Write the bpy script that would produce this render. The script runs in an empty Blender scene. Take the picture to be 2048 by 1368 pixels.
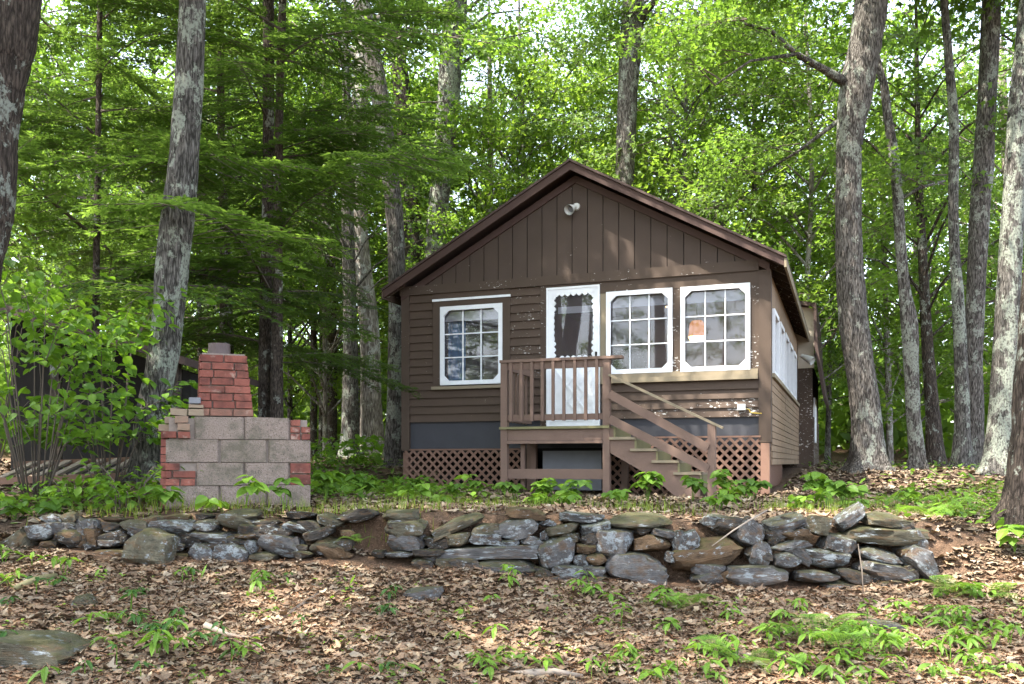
import bpy, math, random
import numpy as np
from mathutils import Vector, Matrix, Euler
R = math.radians
rnd = random.Random(7)
nrs = np.random.RandomState(11)
sc = bpy.context.scene
COL = sc.collection

# ------------------------------------------------------------------ camera, sky, sun, exposure
FPX, HOR, EYE = 1790.0, 925.0, 1.6          # focal length in photo pixels, horizon row, eye height
cam_d = bpy.data.cameras.new('camera'); cam = bpy.data.objects.new('camera', cam_d); COL.objects.link(cam)
cam_d.sensor_width = 36.0; cam_d.lens = 36.0*FPX/2048
cam_d.shift_y = (HOR-684)/2048
cam_d.clip_end = 600; cam_d.clip_start = 0.05
cam.location = (0, 0, EYE); cam.rotation_euler = (R(90), 0, 0)
sc.camera = cam
SUN = Vector((-0.413, -0.22, 0.88)).normalized()
w = bpy.data.worlds.new('World'); sc.world = w; w.use_nodes = True
nt = w.node_tree; bg = nt.nodes['Background']
sky = nt.nodes.new('ShaderNodeTexSky'); sky.sky_type = 'NISHITA'; sky.sun_disc = False
sky.sun_elevation = math.asin(SUN.z); sky.sun_rotation = math.atan2(SUN.x, SUN.y)
sky.dust_density = 2.5; sky.air_density = 1.0
hs = nt.nodes.new('ShaderNodeHueSaturation'); hs.inputs['Saturation'].default_value = 0.6
nt.links.new(sky.outputs[0], hs.inputs['Color']); nt.links.new(hs.outputs[0], bg.inputs['Color'])
bg.inputs['Strength'].default_value = 0.15
sd = bpy.data.lights.new('sun', 'SUN'); so = bpy.data.objects.new('sun', sd); COL.objects.link(so)
sd.energy = 3.0; sd.angle = R(0.5); sd.color = (1.0, 0.93, 0.82)
so.rotation_euler = SUN.to_track_quat('Z', 'Y').to_euler(); so.location = (0, 0, 30)
vs = sc.view_settings; vs.view_transform = 'Standard'; vs.look = 'None'; vs.gamma = 1; vs.use_curve_mapping = False
vs.exposure = 2.98
cy = sc.cycles
cy.max_bounces = 7; cy.diffuse_bounces = 4; cy.glossy_bounces = 3; cy.transmission_bounces = 5; cy.transparent_max_bounces = 8
cy.caustics_reflective = False; cy.caustics_refractive = False; cy.sample_clamp_indirect = 8.0

# ------------------------------------------------------------------ helpers
def P(px, py, Y):                            # photo pixel at depth Y -> world point
    return Vector(((px-1024)/FPX*Y, Y, EYE+(HOR-py)/FPX*Y))

class MB:
    def __init__(s): s.v = []; s.f = []
    def add(s, vs_, fs_):
        o = len(s.v); s.v += [tuple(v) for v in vs_]; s.f += [tuple(i+o for i in f) for f in fs_]; return s
    def box(s, a, b, M=None):
        x0, y0, z0 = a; x1, y1, z1 = b
        c = [(x0,y0,z0),(x1,y0,z0),(x1,y1,z0),(x0,y1,z0),(x0,y0,z1),(x1,y0,z1),(x1,y1,z1),(x0,y1,z1)]
        if M is not None: c = [M @ Vector(q) for q in c]
        return s.add(c, [(0,3,2,1),(4,5,6,7),(0,1,5,4),(1,2,6,5),(2,3,7,6),(3,0,4,7)])
    def bar(s, p, q, wd, ht, up=(0,0,1)):    # rectangular bar from p to q
        p = Vector(p); q = Vector(q); d = q-p; L = d.length; d.normalize()
        upv = Vector(up); sd_ = d.cross(upv)
        if sd_.length < 1e-5: sd_ = d.cross(Vector((1,0,0)))
        sd_.normalize(); u2 = sd_.cross(d)
        M = Matrix((d, sd_, u2)).transposed().to_4x4(); M.translation = p
        return s.box((0,-wd/2,-ht/2), (L,wd/2,ht/2), M)
    def prism(s, poly, y0, y1):              # polygon in x,z extruded along y
        n = len(poly)
        vv = [(x,y0,z) for x,z in poly]+[(x,y1,z) for x,z in poly]
        ff = [tuple(range(n)), tuple(range(2*n-1, n-1, -1))]
        ff += [(i, i+n, (i+1) % n+n, (i+1) % n) for i in range(n)]
        return s.add(vv, ff)
    def tube(s, pts, rad, n=8, jit=0.0, cap=True):
        pts = [Vector(p) for p in pts]; o = len(s.v); ring = []
        ref = Vector((1,0,0))
        for i, p in enumerate(pts):
            d = (pts[min(i+1,len(pts)-1)]-pts[max(i-1,0)])
            d = d.normalized() if d.length > 1e-9 else Vector((0,0,1))
            a = d.cross(ref)
            if a.length < .1: a = d.cross(Vector((0,1,0)))
            a.normalize(); b = d.cross(a)
            for k in range(n):
                t = 2*math.pi*k/n; r = rad[i]*(1+jit*rnd.uniform(-1,1))
                s.v.append(tuple(p+a*math.cos(t)*r+b*math.sin(t)*r))
        for i in range(len(pts)-1):
            for k in range(n):
                k2 = (k+1) % n
                s.f.append((o+i*n+k, o+i*n+k2, o+(i+1)*n+k2, o+(i+1)*n+k))
        if cap:
            s.f.append(tuple(o+k for k in range(n-1,-1,-1))); e = o+(len(pts)-1)*n
            s.f.append(tuple(e+k for k in range(n)))
        return s
    def build(s, name, mat=None, parent=None, smooth=False, col=None):
        me = bpy.data.meshes.new(name); me.from_pydata(s.v, [], s.f); me.update()
        if smooth: me.polygons.foreach_set('use_smooth', [True]*len(me.polygons))
        return link(name, me, mat, parent, col)

def link(name, me, mat=None, parent=None, col=None, loc=None, rot=None, scale=None):
    o = bpy.data.objects.new(name, me); COL.objects.link(o)
    if mat is not None and len(me.materials) == 0: me.materials.append(mat)
    if parent is not None: o.parent = parent
    if col is not None: o.color = col
    if loc is not None: o.location = loc
    if rot is not None: o.rotation_euler = rot
    if scale is not None: o.scale = scale
    return o
def tag(o, label, cat, group=None, kind=None):
    if label: o['label'] = label
    if cat: o['category'] = cat
    if group: o['group'] = group
    if kind: o['kind'] = kind
    return o
def thing(name, label, cat, loc=(0,0,0), rz=0, group=None):
    o = bpy.data.objects.new(name, None); COL.objects.link(o); o.location = loc; o.rotation_euler = (0,0,rz)
    o.empty_display_size = .2
    return tag(o, label, cat, group)
def np_mesh(name, V, Fc, colors=None):
    me = bpy.data.meshes.new(name); V = np.asarray(V, np.float32); Fc = np.asarray(Fc, np.int32)
    k = Fc.shape[1]
    me.vertices.add(len(V)); me.vertices.foreach_set('co', V.ravel())
    me.loops.add(Fc.size); me.loops.foreach_set('vertex_index', Fc.ravel())
    me.polygons.add(len(Fc)); me.polygons.foreach_set('loop_start', np.arange(0, Fc.size, k, dtype=np.int32))
    if colors is not None:
        a = me.color_attributes.new('Col', 'FLOAT_COLOR', 'POINT')
        c = np.ones((len(V),4), np.float32); c[:,:3] = colors; a.data.foreach_set('color', c.ravel())
    me.update(calc_edges=True); return me

# ------------------------------------------------------------------ materials
class NT:
    def __init__(s, name):
        s.m = bpy.data.materials.new(name); s.m.use_nodes = True; s.t = s.m.node_tree
        s.b = s.t.nodes['Principled BSDF']; s.out = s.t.nodes['Material Output']
    def n(s, typ, **kw):
        x = s.t.nodes.new('ShaderNode'+typ)
        for k, v in kw.items(): setattr(x, k, v)
        return x
    def l(s, a, b): s.t.links.new(a, b)
    def coord(s, scale=(1,1,1), kind='Object', jitter=True):
        tc = s.n('TexCoord'); mp = s.n('Mapping'); mp.inputs['Scale'].default_value = scale
        if jitter:
            oi = s.n('ObjectInfo'); ad = s.n('VectorMath', operation='ADD')
            sc_ = s.n('VectorMath', operation='SCALE'); sc_.inputs[0].default_value = (37,23,51); s.l(oi.outputs['Random'], sc_.inputs['Scale'])
            s.l(tc.outputs[kind], ad.inputs[0]); s.l(sc_.outputs[0], ad.inputs[1]); s.l(ad.outputs[0], mp.inputs[0])
        else: s.l(tc.outputs[kind], mp.inputs[0])
        return mp.outputs[0]
    def noise(s, vec, scale, detail=5, rough=.6):
        x = s.n('TexNoise'); x.inputs['Scale'].default_value = scale; x.inputs['Detail'].default_value = detail; x.inputs['Roughness'].default_value = rough
        s.l(vec, x.inputs['Vector']); return x.outputs['Fac']
    def ramp(s, fac, stops):
        x = s.n('ValToRGB'); e = x.color_ramp.elements
        while len(e) < len(stops): e.new(.5)
        for i, (p_, c) in enumerate(stops): e[i].position = p_; e[i].color = (c[0],c[1],c[2],1) if not isinstance(c, float) else (c,c,c,1)
        s.l(fac, x.inputs[0]); return x.outputs[0]
    def mix(s, fac, a, b, mode='MIX'):
        x = s.n('Mix', data_type='RGBA', blend_type=mode)
        for v, i in ((fac,0),(a,6),(b,7)):
            if hasattr(v, 'node'): s.l(v, x.inputs[i])
            elif i == 0: x.inputs[0].default_value = v
            else: x.inputs[i].default_value = (*v,1)
        return x.outputs[2]
    def math(s, op, a, b=0.0):
        x = s.n('Math', operation=op)
        for i, v in enumerate((a,b)):
            if hasattr(v, 'node'): s.l(v, x.inputs[i])
            else: x.inputs[i].default_value = v
        return x.outputs[0]
    def bump(s, h, strength=.5, dist=.02):
        b = s.n('Bump'); b.inputs['Strength'].default_value = strength; b.inputs['Distance'].default_value = dist
        s.l(h, b.inputs['Height']); s.l(b.outputs[0], s.b.inputs['Normal'])
    def done(s, col, rough=.8, spec=.3):
        if hasattr(col, 'node'): s.l(col, s.b.inputs['Base Color'])
        else: s.b.inputs['Base Color'].default_value = (*col,1)
        s.b.inputs['Roughness'].default_value = rough
        s.b.inputs['Specular IOR Level'].default_value = spec
        return s.m

def wood(name, c, vary=.25, peel=None, stretch=(1,1,1), rough=.7, bumpS=.25):
    k = NT(name); v = k.coord(); vg = k.coord(stretch)
    n1 = k.noise(v, 2.5); n2 = k.noise(vg, 30, 4)
    lo = tuple(x*(1-vary) for x in c); hi = tuple(min(1,x*(1+vary)) for x in c)
    col = k.mix(n1, lo, hi); col = k.mix(k.math('MULTIPLY', n2, .55), col, tuple(x*.55 for x in c))
    h = n2
    if peel:
        vp = k.coord((1,1,2.6)); pn = k.noise(vp, 16, 6, .68); pb = k.noise(v, 1.6, 2)
        oi = k.n('ObjectInfo')
        th = k.math('ADD', pn, k.math('MULTIPLY', k.math('SUBTRACT', pb, .5), .35))
        th = k.math('ADD', th, k.math('MULTIPLY', oi.outputs['Alpha'], .11))
        msk = k.ramp(th, [(.735, 0.0), (.75, 1.0)])
        col = k.mix(msk, col, peel); h = k.math('SUBTRACT', h, msk)
    k.bump(h, bumpS, .006)
    return k.done(col, rough)
def plain(name, c, rough=.6, nz=12, amt=.25, spec=.3, metallic=0.0, bumpS=.1):
    k = NT(name); v = k.coord(); n1 = k.noise(v, nz)
    col = k.mix(n1, tuple(x*(1-amt) for x in c), tuple(min(1,x*(1+amt)) for x in c)); k.bump(n1, bumpS, .01)
    k.b.inputs['Metallic'].default_value = metallic
    return k.done(col, rough, spec)
def leaf_mat(name, c, trans, mixf=.45, var=.35, tint=(1.25,1.05,.5)):
    k = NT(name); ge = k.n('NewGeometry'); oi = k.n('ObjectInfo')
    r = k.math('ADD', k.math('MULTIPLY', ge.outputs['Random Per Island'], .6), k.math('MULTIPLY', oi.outputs['Random'], .4))
    col = k.mix(r, tuple(x*(1-var) for x in c), tuple(x*(1+var)*t for x,t in zip(c,tint)))
    tc = k.mix(r, tuple(x*(1-var) for x in trans), tuple(x*(1+var)*t for x,t in zip(trans,tint)))
    k.l(col, k.b.inputs['Base Color']); k.b.inputs['Roughness'].default_value = .5; k.b.inputs['Specular IOR Level'].default_value = .25
    tr = k.n('BsdfTranslucent'); k.l(tc, tr.inputs['Color'])
    mx = k.n('MixShader'); mx.inputs[0].default_value = mixf; k.l(k.b.outputs[0], mx.inputs[1]); k.l(tr.outputs[0], mx.inputs[2])
    k.l(mx.outputs[0], k.out.inputs['Surface']); return k.m
def bark(name, c1, c2, lich, lamt, sx=9, sz=1.6):
    k = NT(name); v = k.coord((sx*1.9,sx*1.9,sz*1.7)); v2 = k.coord((1,1,.7))
    vo = k.n('TexVoronoi', feature='DISTANCE_TO_EDGE'); vo.inputs['Scale'].default_value = 2.6; k.l(v, vo.inputs['Vector'])
    n1 = k.noise(v, 2.2, 8, .75); nL = k.noise(v2, 5, 7, .72); nB = k.noise(v2, .9, 2)
    ridge = k.math('ADD', k.math('MULTIPLY', vo.outputs['Distance'], .55), k.math('MULTIPLY', n1, 1.0))
    col = k.mix(k.ramp(ridge, [(.48,0.0),(.74,1.0)]), c1, c2)
    nL = k.math('ADD', nL, k.math('MULTIPLY', k.math('SUBTRACT', nB, .5), .4))
    m = k.ramp(nL, [(.62-lamt*.2, 0.0), (.66-lamt*.2, 1.0)])
    nf = k.noise(v2, 40, 3)
    m = k.math('MULTIPLY', m, k.ramp(nf, [(.35,0.15),(.55,1.0)]))
    col = k.mix(m, col, lich); k.bump(ridge, 1.0, .05)
    return k.done(col, .9, .15)
M = {}
BR = (.076,.050,.035)
M['brown'] = wood('brown_paint', BR, .32, (.62,.60,.57), (1,1,14))
M['brownv'] = wood('brown_paint_boards', (.068,.046,.034), .30, (.55,.52,.5), (14,14,1))
M['trim'] = wood('brown_trim', (.07,.047,.033), .3, (.6,.58,.55), (1,1,8))
M['rake'] = wood('rake_board', (.072,.041,.033), .25, None, (1,1,6))
M['side'] = wood('tan_side_board', (.24,.165,.105), .4, None, (1,1,14))  # side boards lighter and tanner than the front siding
M['deck'] = wood('porch_paint', (.165,.106,.08), .35, None, (3,3,3), bumpS=.3)
M['rawwood'] = wood('weathered_wood', (.24,.195,.13), .3, None, (2,2,8))
M['mosswood'] = wood('mossy_tread', (.17,.155,.075), .35, None, (3,3,6))
M['lattice'] = wood('lattice_paint', (.19,.108,.076), .22, None, (4,4,4))
M['white'] = plain('white_paint', (.70,.715,.735), .5, 9, .12)
M['shade'] = plain('window_shade', (.5,.51,.53), .8, 6, .05)
M['skirt'] = plain('charcoal_panel', (.042,.042,.048), .7, 4, .2)
M['grey'] = plain('grey_board', (.16,.165,.18), .8, 5, .25)
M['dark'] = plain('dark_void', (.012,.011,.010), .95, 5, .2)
M['roof'] = plain('roof_shingle', (.06,.04,.035), .85, 25, .3)
M['inner'] = plain('room_panelling', (.40,.28,.21), .7, 3, .2)
M['innerd'] = plain('room_furniture', (.07,.05,.035), .6, 3, .2)
M['blue'] = plain('blue_fabric', (.09,.22,.42), .9, 8, .2)
M['lampmetal'] = plain('lamp_metal', (.55,.55,.52), .45, 10, .15, .5)
M['yellow'] = plain('yellow_cable', (.5,.36,.05), .5, 10, .1)
M['pale'] = plain('pale_plywood', (.52,.45,.36), .8, 4, .15)
k = NT('pane'); gl = k.n('BsdfGlossy'); gl.inputs['Roughness'].default_value = .02
tr = k.n('BsdfTransparent'); tr.inputs[0].default_value = (.88,.88,.9,1)
fr = k.n('Fresnel'); fr.inputs[0].default_value = 1.5
df = k.n('BsdfDiffuse'); df.inputs[0].default_value = (.5,.47,.5,1)  # lilac-grey diffuse share paints a haze over the glass
m1 = k.n('MixShader'); k.l(k.math('MULTIPLY', fr.outputs[0], .95), m1.inputs[0]); k.l(tr.outputs[0], m1.inputs[1]); k.l(gl.outputs[0], m1.inputs[2])
m2 = k.n('MixShader'); m2.inputs[0].default_value = .05; k.l(m1.outputs[0], m2.inputs[1]); k.l(df.outputs[0], m2.inputs[2])
k.l(m2.outputs[0], k.out.inputs['Surface']); M['pane'] = k.m
k = NT('lamp_glow'); k.b.inputs['Emission Color'].default_value = (1,.62,.22,1); k.b.inputs['Emission Strength'].default_value = 2.6; M['glow'] = k.done((.9,.7,.4))
k = NT('amber_shade'); k.b.inputs['Emission Color'].default_value = (.8,.30,.08,1); k.b.inputs['Emission Strength'].default_value = .13; M['amber'] = k.done((.42,.20,.08))
# stone: tint from the object colour, lichen amount from its alpha
k = NT('field_stone'); v = k.coord(); oi = k.n('ObjectInfo'); n1 = k.noise(v, 2.6, 9, .68); n2 = k.noise(v, 13, 5); n3 = k.noise(v, 1.9, 9, .72); n4 = k.noise(v, 2.2, 4)
c = k.mix(k.ramp(n1, [(.3,0.0),(.7,1.0)]), (.45,.45,.45), (1.35,1.3,1.25)); c = k.mix(1.0, oi.outputs['Color'], c, 'MULTIPLY')
c = k.mix(k.math('MULTIPLY', k.ramp(n4, [(.5,0.0),(.62,1.0)]), .55), c, (.125,.075,.04))
lm = k.ramp(k.math('ADD', n3, k.math('MULTIPLY', oi.outputs['Alpha'], .22)), [(.62,0.0),(.67,1.0)])
lm = k.math('MULTIPLY', lm, k.ramp(n2, [(.33,0.1),(.5,1.0)]))
c = k.mix(lm, c, (.285,.315,.33))
ge = k.n('NewGeometry'); sx = k.n('SeparateXYZ'); k.l(ge.outputs['Normal'], sx.inputs[0])
mm = k.ramp(k.math('ADD', k.math('MULTIPLY', sx.outputs[2], .42), n1), [(.74,0.0),(.92,1.0)])
c = k.mix(k.math('MULTIPLY', mm, .75), c, (.05,.052,.02)); n5 = k.noise(k.coord((.6,.6,5)), 3.5, 6, .7); k.bump(k.math('ADD', n1, k.math('ADD', k.math('MULTIPLY', n2, .35), k.math('MULTIPLY', n5, .7))), 1.0, .03); M['stone'] = k.done(c, .95, .1)
k = NT('concrete_block'); v = k.coord(); n1 = k.noise(v, 2.5, 4); n2 = k.noise(v, 90, 3, .7); n4 = k.noise(v, 5, 6, .7)
c = k.mix(n1, (.185,.145,.12), (.275,.215,.185)); c = k.mix(k.ramp(n2, [(.36,1.0),(.46,0.0)]), c, (.10,.08,.068)); c = k.mix(k.ramp(n2, [(.6,0.0),(.72,1.0)]), c, (.36,.31,.28))
c = k.mix(k.math('MULTIPLY', k.ramp(n4, [(.45,0.0),(.62,1.0)]), .75), c, (.09,.085,.06)); k.bump(n2, .9, .01); M['block'] = k.done(c, .95, .15)
k = NT('brick'); v = k.coord(); n1 = k.noise(v, 9, 5); n2 = k.noise(v, 60, 4); n3 = k.noise(v, 7, 6, .7); oi = k.n('ObjectInfo')
c = k.mix(oi.outputs['Random'], (.155,.052,.04), (.235,.085,.062)); c = k.mix(k.ramp(n1, [(.42,0.0),(.68,.85)]), c, (.065,.03,.025))
c = k.mix(k.math('MULTIPLY', k.ramp(n3, [(.58,0.0),(.68,1.0)]), .6), c, (.36,.27,.22)); c = k.mix(oi.outputs['Alpha'], (.22,.17,.12), c); k.bump(n2, .5, .008); M['brick'] = k.done(c, .9, .2)
M['mortar'] = plain('mortar', (.20,.165,.14), .95, 40, .35, .2)
M['flue'] = plain('clay_flue', (.075,.052,.048), .55, 6, .5, .4)
M['bark_grey'] = bark('grey_bark', (.032,.027,.023), (.215,.195,.175), (.27,.285,.24), .35)
M['bark_lichen'] = bark('lichen_bark', (.033,.03,.026), (.205,.19,.172), (.29,.315,.26), .5)
M['bark_dark'] = bark('dark_bark', (.028,.022,.018), (.12,.095,.078), (.26,.28,.24), .25)
M['bark_pale'] = bark('pale_bark', (.12,.10,.085), (.38,.34,.30), (.42,.42,.38), .4, 5, 1.0)
M['bark_hem'] = bark('hemlock_bark', (.035,.027,.022), (.17,.135,.11), (.33,.34,.29), .3, 14, 3)
M['twig'] = plain('twig_bark', (.10,.08,.065), .9, 20, .3)
M['palestick'] = plain('bleached_stick', (.23,.19,.155), .9, 20, .35)
M['leafA'] = leaf_mat('maple_leaf', (.075,.135,.03), (.2,.36,.05), .45, .35, (1.12,1.05,.7))
M['leafB'] = leaf_mat('maple_leaf_bright', (.088,.16,.035), (.24,.41,.055), .45, .38, (1.18,1.05,.65))  # lighter leaf colour, used to brighten the dim far woods
M['hem'] = leaf_mat('hemlock_needles', (.06,.125,.04), (.155,.27,.045), .45, .35, (1.2,1.1,.8))
M['shrubleaf'] = leaf_mat('shrub_leaf', (.075,.165,.03), (.17,.36,.035), .4)
M['herb'] = leaf_mat('herb_leaf', (.085,.18,.035), (.16,.33,.04), .35)
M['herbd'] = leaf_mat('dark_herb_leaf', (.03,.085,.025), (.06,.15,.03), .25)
M['grass'] = leaf_mat('grass_blade', (.11,.17,.035), (.2,.3,.04), .35)
k = NT('dead_leaf'); at = k.n('Attribute'); at.attribute_name = 'Col'; v = k.coord(jitter=False); n1 = k.noise(v, 30, 3)
c = k.mix(k.math('MULTIPLY', n1, .6), at.outputs['Color'], (.13,.075,.045)); M['litter'] = k.done(c, .75, .3)
k = NT('soil'); v = k.coord(jitter=False); n1 = k.noise(v, 1.2, 6); n2 = k.noise(v, 28, 6, .7); n3 = k.noise(v, 90, 3)
c = k.mix(k.ramp(n2, [(.35,0.0),(.65,1.0)]), (.035,.024,.016), (.14,.09,.06)); c = k.mix(k.math('MULTIPLY', k.ramp(n1, [(.45,0.0),(.6,1.0)]), .5), c, (.10,.06,.036))
c = k.mix(k.ramp(n3, [(.6,0.0),(.7,1.0)]), c, (.28,.19,.13)); k.bump(k.math('ADD', n2, k.math('MULTIPLY', n3, .5)), .9, .03); M['soil'] = k.done(c, .95, .15)

# ------------------------------------------------------------------ terrain
CP = np.array([(-2.4,7.9,1.24),(-3.7,9.2,1.38),(-6,10,1.42),(1,12.5,1.13),(-1.8,14,1.16),(-3.4,22,1.70),(-2.2,17,1.50),(3.2,11.8,1.10),
   (5.9,14.5,1.45),(8,15,1.47),(6.5,20,1.5),(0,7.2,1.16),(-1.5,7.3,1.16),(3,7.3,1.14),(4.5,7.6,1.04),(6,9,1.18),(0,40,2.2),(-15,40,2.4),(15,40,2.3),
   (-12,15,1.7),(12,12,1.45),(0,25,1.6),(0,9.5,1.14),(2,9.5,1.12),(-4.2,7.2,1.12),(-9,7,1.2),(9,8,1.2),(3.9,13,1.2),(-20,90,3),(20,90,3),(0,90,3)])
def terr(x, y):
    d2 = (x[...,None]-CP[:,0])**2+(y[...,None]-CP[:,1])**2; wt = 1/(d2+.5)**1.7
    return (wt*CP[:,2]).sum(-1)/wt.sum(-1)
def lowg(x, y):
    b = np.interp(x, [-12,-4,-2.2,-1,0,1,3,5,10], [1.05,.95,.86,.79,.72,.67,.67,.78,.95])
    return np.where(y > 2.5, b-.165*(6.7-y), b-.165*4.2-.05*(2.5-y))
def sst(t): t = np.clip(t,0,1); return t*t*(3-2*t)
def zg(x, y):
    x = np.asarray(x, float); y = np.asarray(y, float)
    out = np.maximum(np.maximum(x-3.15, -3.75-x), 0)
    wd = .16+np.clip(out,0,2.2)*2.6*np.minimum(1,out*2); s = sst((y-(7.0-wd*.5+.08))/wd)
    bumpy = .018*np.sin(x*5.1+1.7*np.sin(y*3.3))*np.cos(y*4.3+x)+.03*np.sin(x*1.3+2)*np.sin(y*1.1)
    return lowg(x,np.minimum(y,8.2))*(1-s)+terr(x,y)*s+bumpy
def Z(x, y): return float(zg(x, y))
def gp(px, py, lift=.02):
    Y = 5.8
    for _ in range(14): x = (px-1024)/FPX*Y; Y += .6*((EYE-Z(x,Y))*FPX/(py-HOR)-Y)
    return Vector((x, Y, Z(x,Y)+lift))
def axis(segs):
    a = []
    for lo, hi, st in segs: a += list(np.arange(lo, hi, st))
    return np.array(a)
gx = axis([(-120,-30,6),(-30,-9,1),(-9,-5,.25),(-5,5,.07),(5,10,.25),(10,30,1),(30,121,6)])
gy = axis([(-60,-2,4),(-2,4,.3),(4,6.5,.08),(6.5,7.4,.035),(7.4,10,.12),(10,26,.4),(26,60,2),(60,201,10)])
GX, GY = np.meshgrid(gx, gy); GZ = zg(GX, GY)
nx_, ny_ = len(gx), len(gy); I = np.arange(nx_*ny_).reshape(ny_, nx_)
gf = np.stack([I[:-1,:-1], I[:-1,1:], I[1:,1:], I[1:,:-1]], -1).reshape(-1,4)
gm = np_mesh('ground', np.stack([GX,GY,GZ],-1).reshape(-1,3), gf); gm.polygons.foreach_set('use_smooth', [True]*len(gm.polygons))
tag(link('ground', gm, M['soil']), 'brown forest floor of soil and needles, stepping up at the stone wall', 'ground', kind='structure')

# ------------------------------------------------------------------ leaf and bough meshes
def leaf_outline(kind):
    if kind == 'maple': return [(0,0),(.02,.26),(.20,.24),(.30,.52),(.46,.40),(.52,.20),(.72,.26),(1,0),(.72,-.26),(.52,-.20),(.46,-.40),(.30,-.52),(.20,-.24),(.02,-.26)]
    if kind == 'ovate': return [(0,0),(.12,.22),(.35,.36),(.62,.32),(.85,.15),(1,0),(.85,-.15),(.62,-.32),(.35,-.36),(.12,-.22)]
    if kind == 'lance': return [(0,0),(.2,.13),(.45,.17),(.72,.12),(1,0),(.72,-.12),(.45,-.17),(.2,-.13)]
    if kind == 'oak': return [(0,.03),(.15,.10),(.28,.30),(.36,.14),(.5,.40),(.6,.16),(.75,.30),(.82,.12),(1,0),(.82,-.12),(.75,-.30),(.6,-.16),(.5,-.40),(.36,-.14),(.28,-.30),(.15,-.10)]
def leaf_mesh(kind, fold=.25, droop=.25):
    ol = leaf_outline(kind); v = [(.5,0,-.05)]
    for x, y in ol: v.append((x, y, abs(y)*fold-droop*x*x))
    v[0] = (.45, 0, -droop*.2)
    n = len(ol); m = MB(); m.add(v, [(0, 1+i, 1+(i+1) % n) for i in range(n)])
    me = bpy.data.meshes.new('leaf_'+kind); me.from_pydata(m.v, [], m.f); me.update(); return me
def bough_mesh(name, seed, L=2.3, nside=15, leafs=(.10,.15), kind='maple', mat=None, spread=.95, rag=.14):
    r = random.Random(seed); T = MB(); LV = []; LF = []
    t5 = [(0,0),(.38,.46),(.52,.16),(1,0),(.52,-.16),(.38,-.46)]
    def leaf(p, az, size):
        tl = r.gauss(-.35,.4); rl = r.gauss(0,.45); E = Euler((rl, -tl, az)).to_matrix(); o = len(LV)
        for x, y in t5: LV.append(tuple(Vector(p)+E @ Vector((x*size, y*size*.95, abs(y)*size*.2-.15*x*x*size))))
        LF.append((o,o+1,o+2)); LF.append((o,o+2,o+4)); LF.append((o+2,o+3,o+4)); LF.append((o,o+4,o+5))
    pts = [Vector((L*t, .12*math.sin(t*4+seed), .12*math.sin(t*3+seed*2)-.22*t*t)) for t in np.linspace(0,1,7)]
    T.tube(pts, [.018*(1-.8*i/6) for i in range(7)], 4)
    def on(t): i = min(5, int(t*6)); f = t*6-i; return pts[i].lerp(pts[i+1], f)
    for s in range(nside):
        t = .12+.86*s/(nside-1); b = on(t); sd_ = 1 if s % 2 else -1
        sl = spread*(1-.55*t)*r.uniform(.6,1.15); az = sd_*r.uniform(.55,1.15)
        d = Vector((math.cos(az), math.sin(az), r.uniform(-.3,.3))); q = b+d*sl+Vector((0,0,-.1*sl))
        T.tube([b, b.lerp(q,.5)+Vector((0,0,.03)), q], [.006,.004,.002], 3, cap=False)
        nl = int(8+sl*16)
        for j in range(nl):
            u = .15+.9*j/nl; p = b.lerp(q, min(u,1.02))+Vector((r.gauss(0,.05), r.gauss(0,.05), r.gauss(0,rag)))
            leaf(p, az+r.choice((-1,1))*r.uniform(.2,1.3), r.uniform(*leafs))
    for j in range(10): leaf(on(r.uniform(.5,1))+Vector((0,0,r.gauss(0,.05))), r.uniform(-1.5,1.5), r.uniform(*leafs))
    v = T.v+LV; o = len(T.v); me = bpy.data.meshes.new(name); me.from_pydata(v, [], T.f+[tuple(i+o for i in f) for f in LF])
    me.materials.append(M['twig']); me.materials.append(mat)
    mi = [0]*len(T.f)+[1]*len(LF); me.polygons.foreach_set('material_index', mi); me.update(); return me
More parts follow.
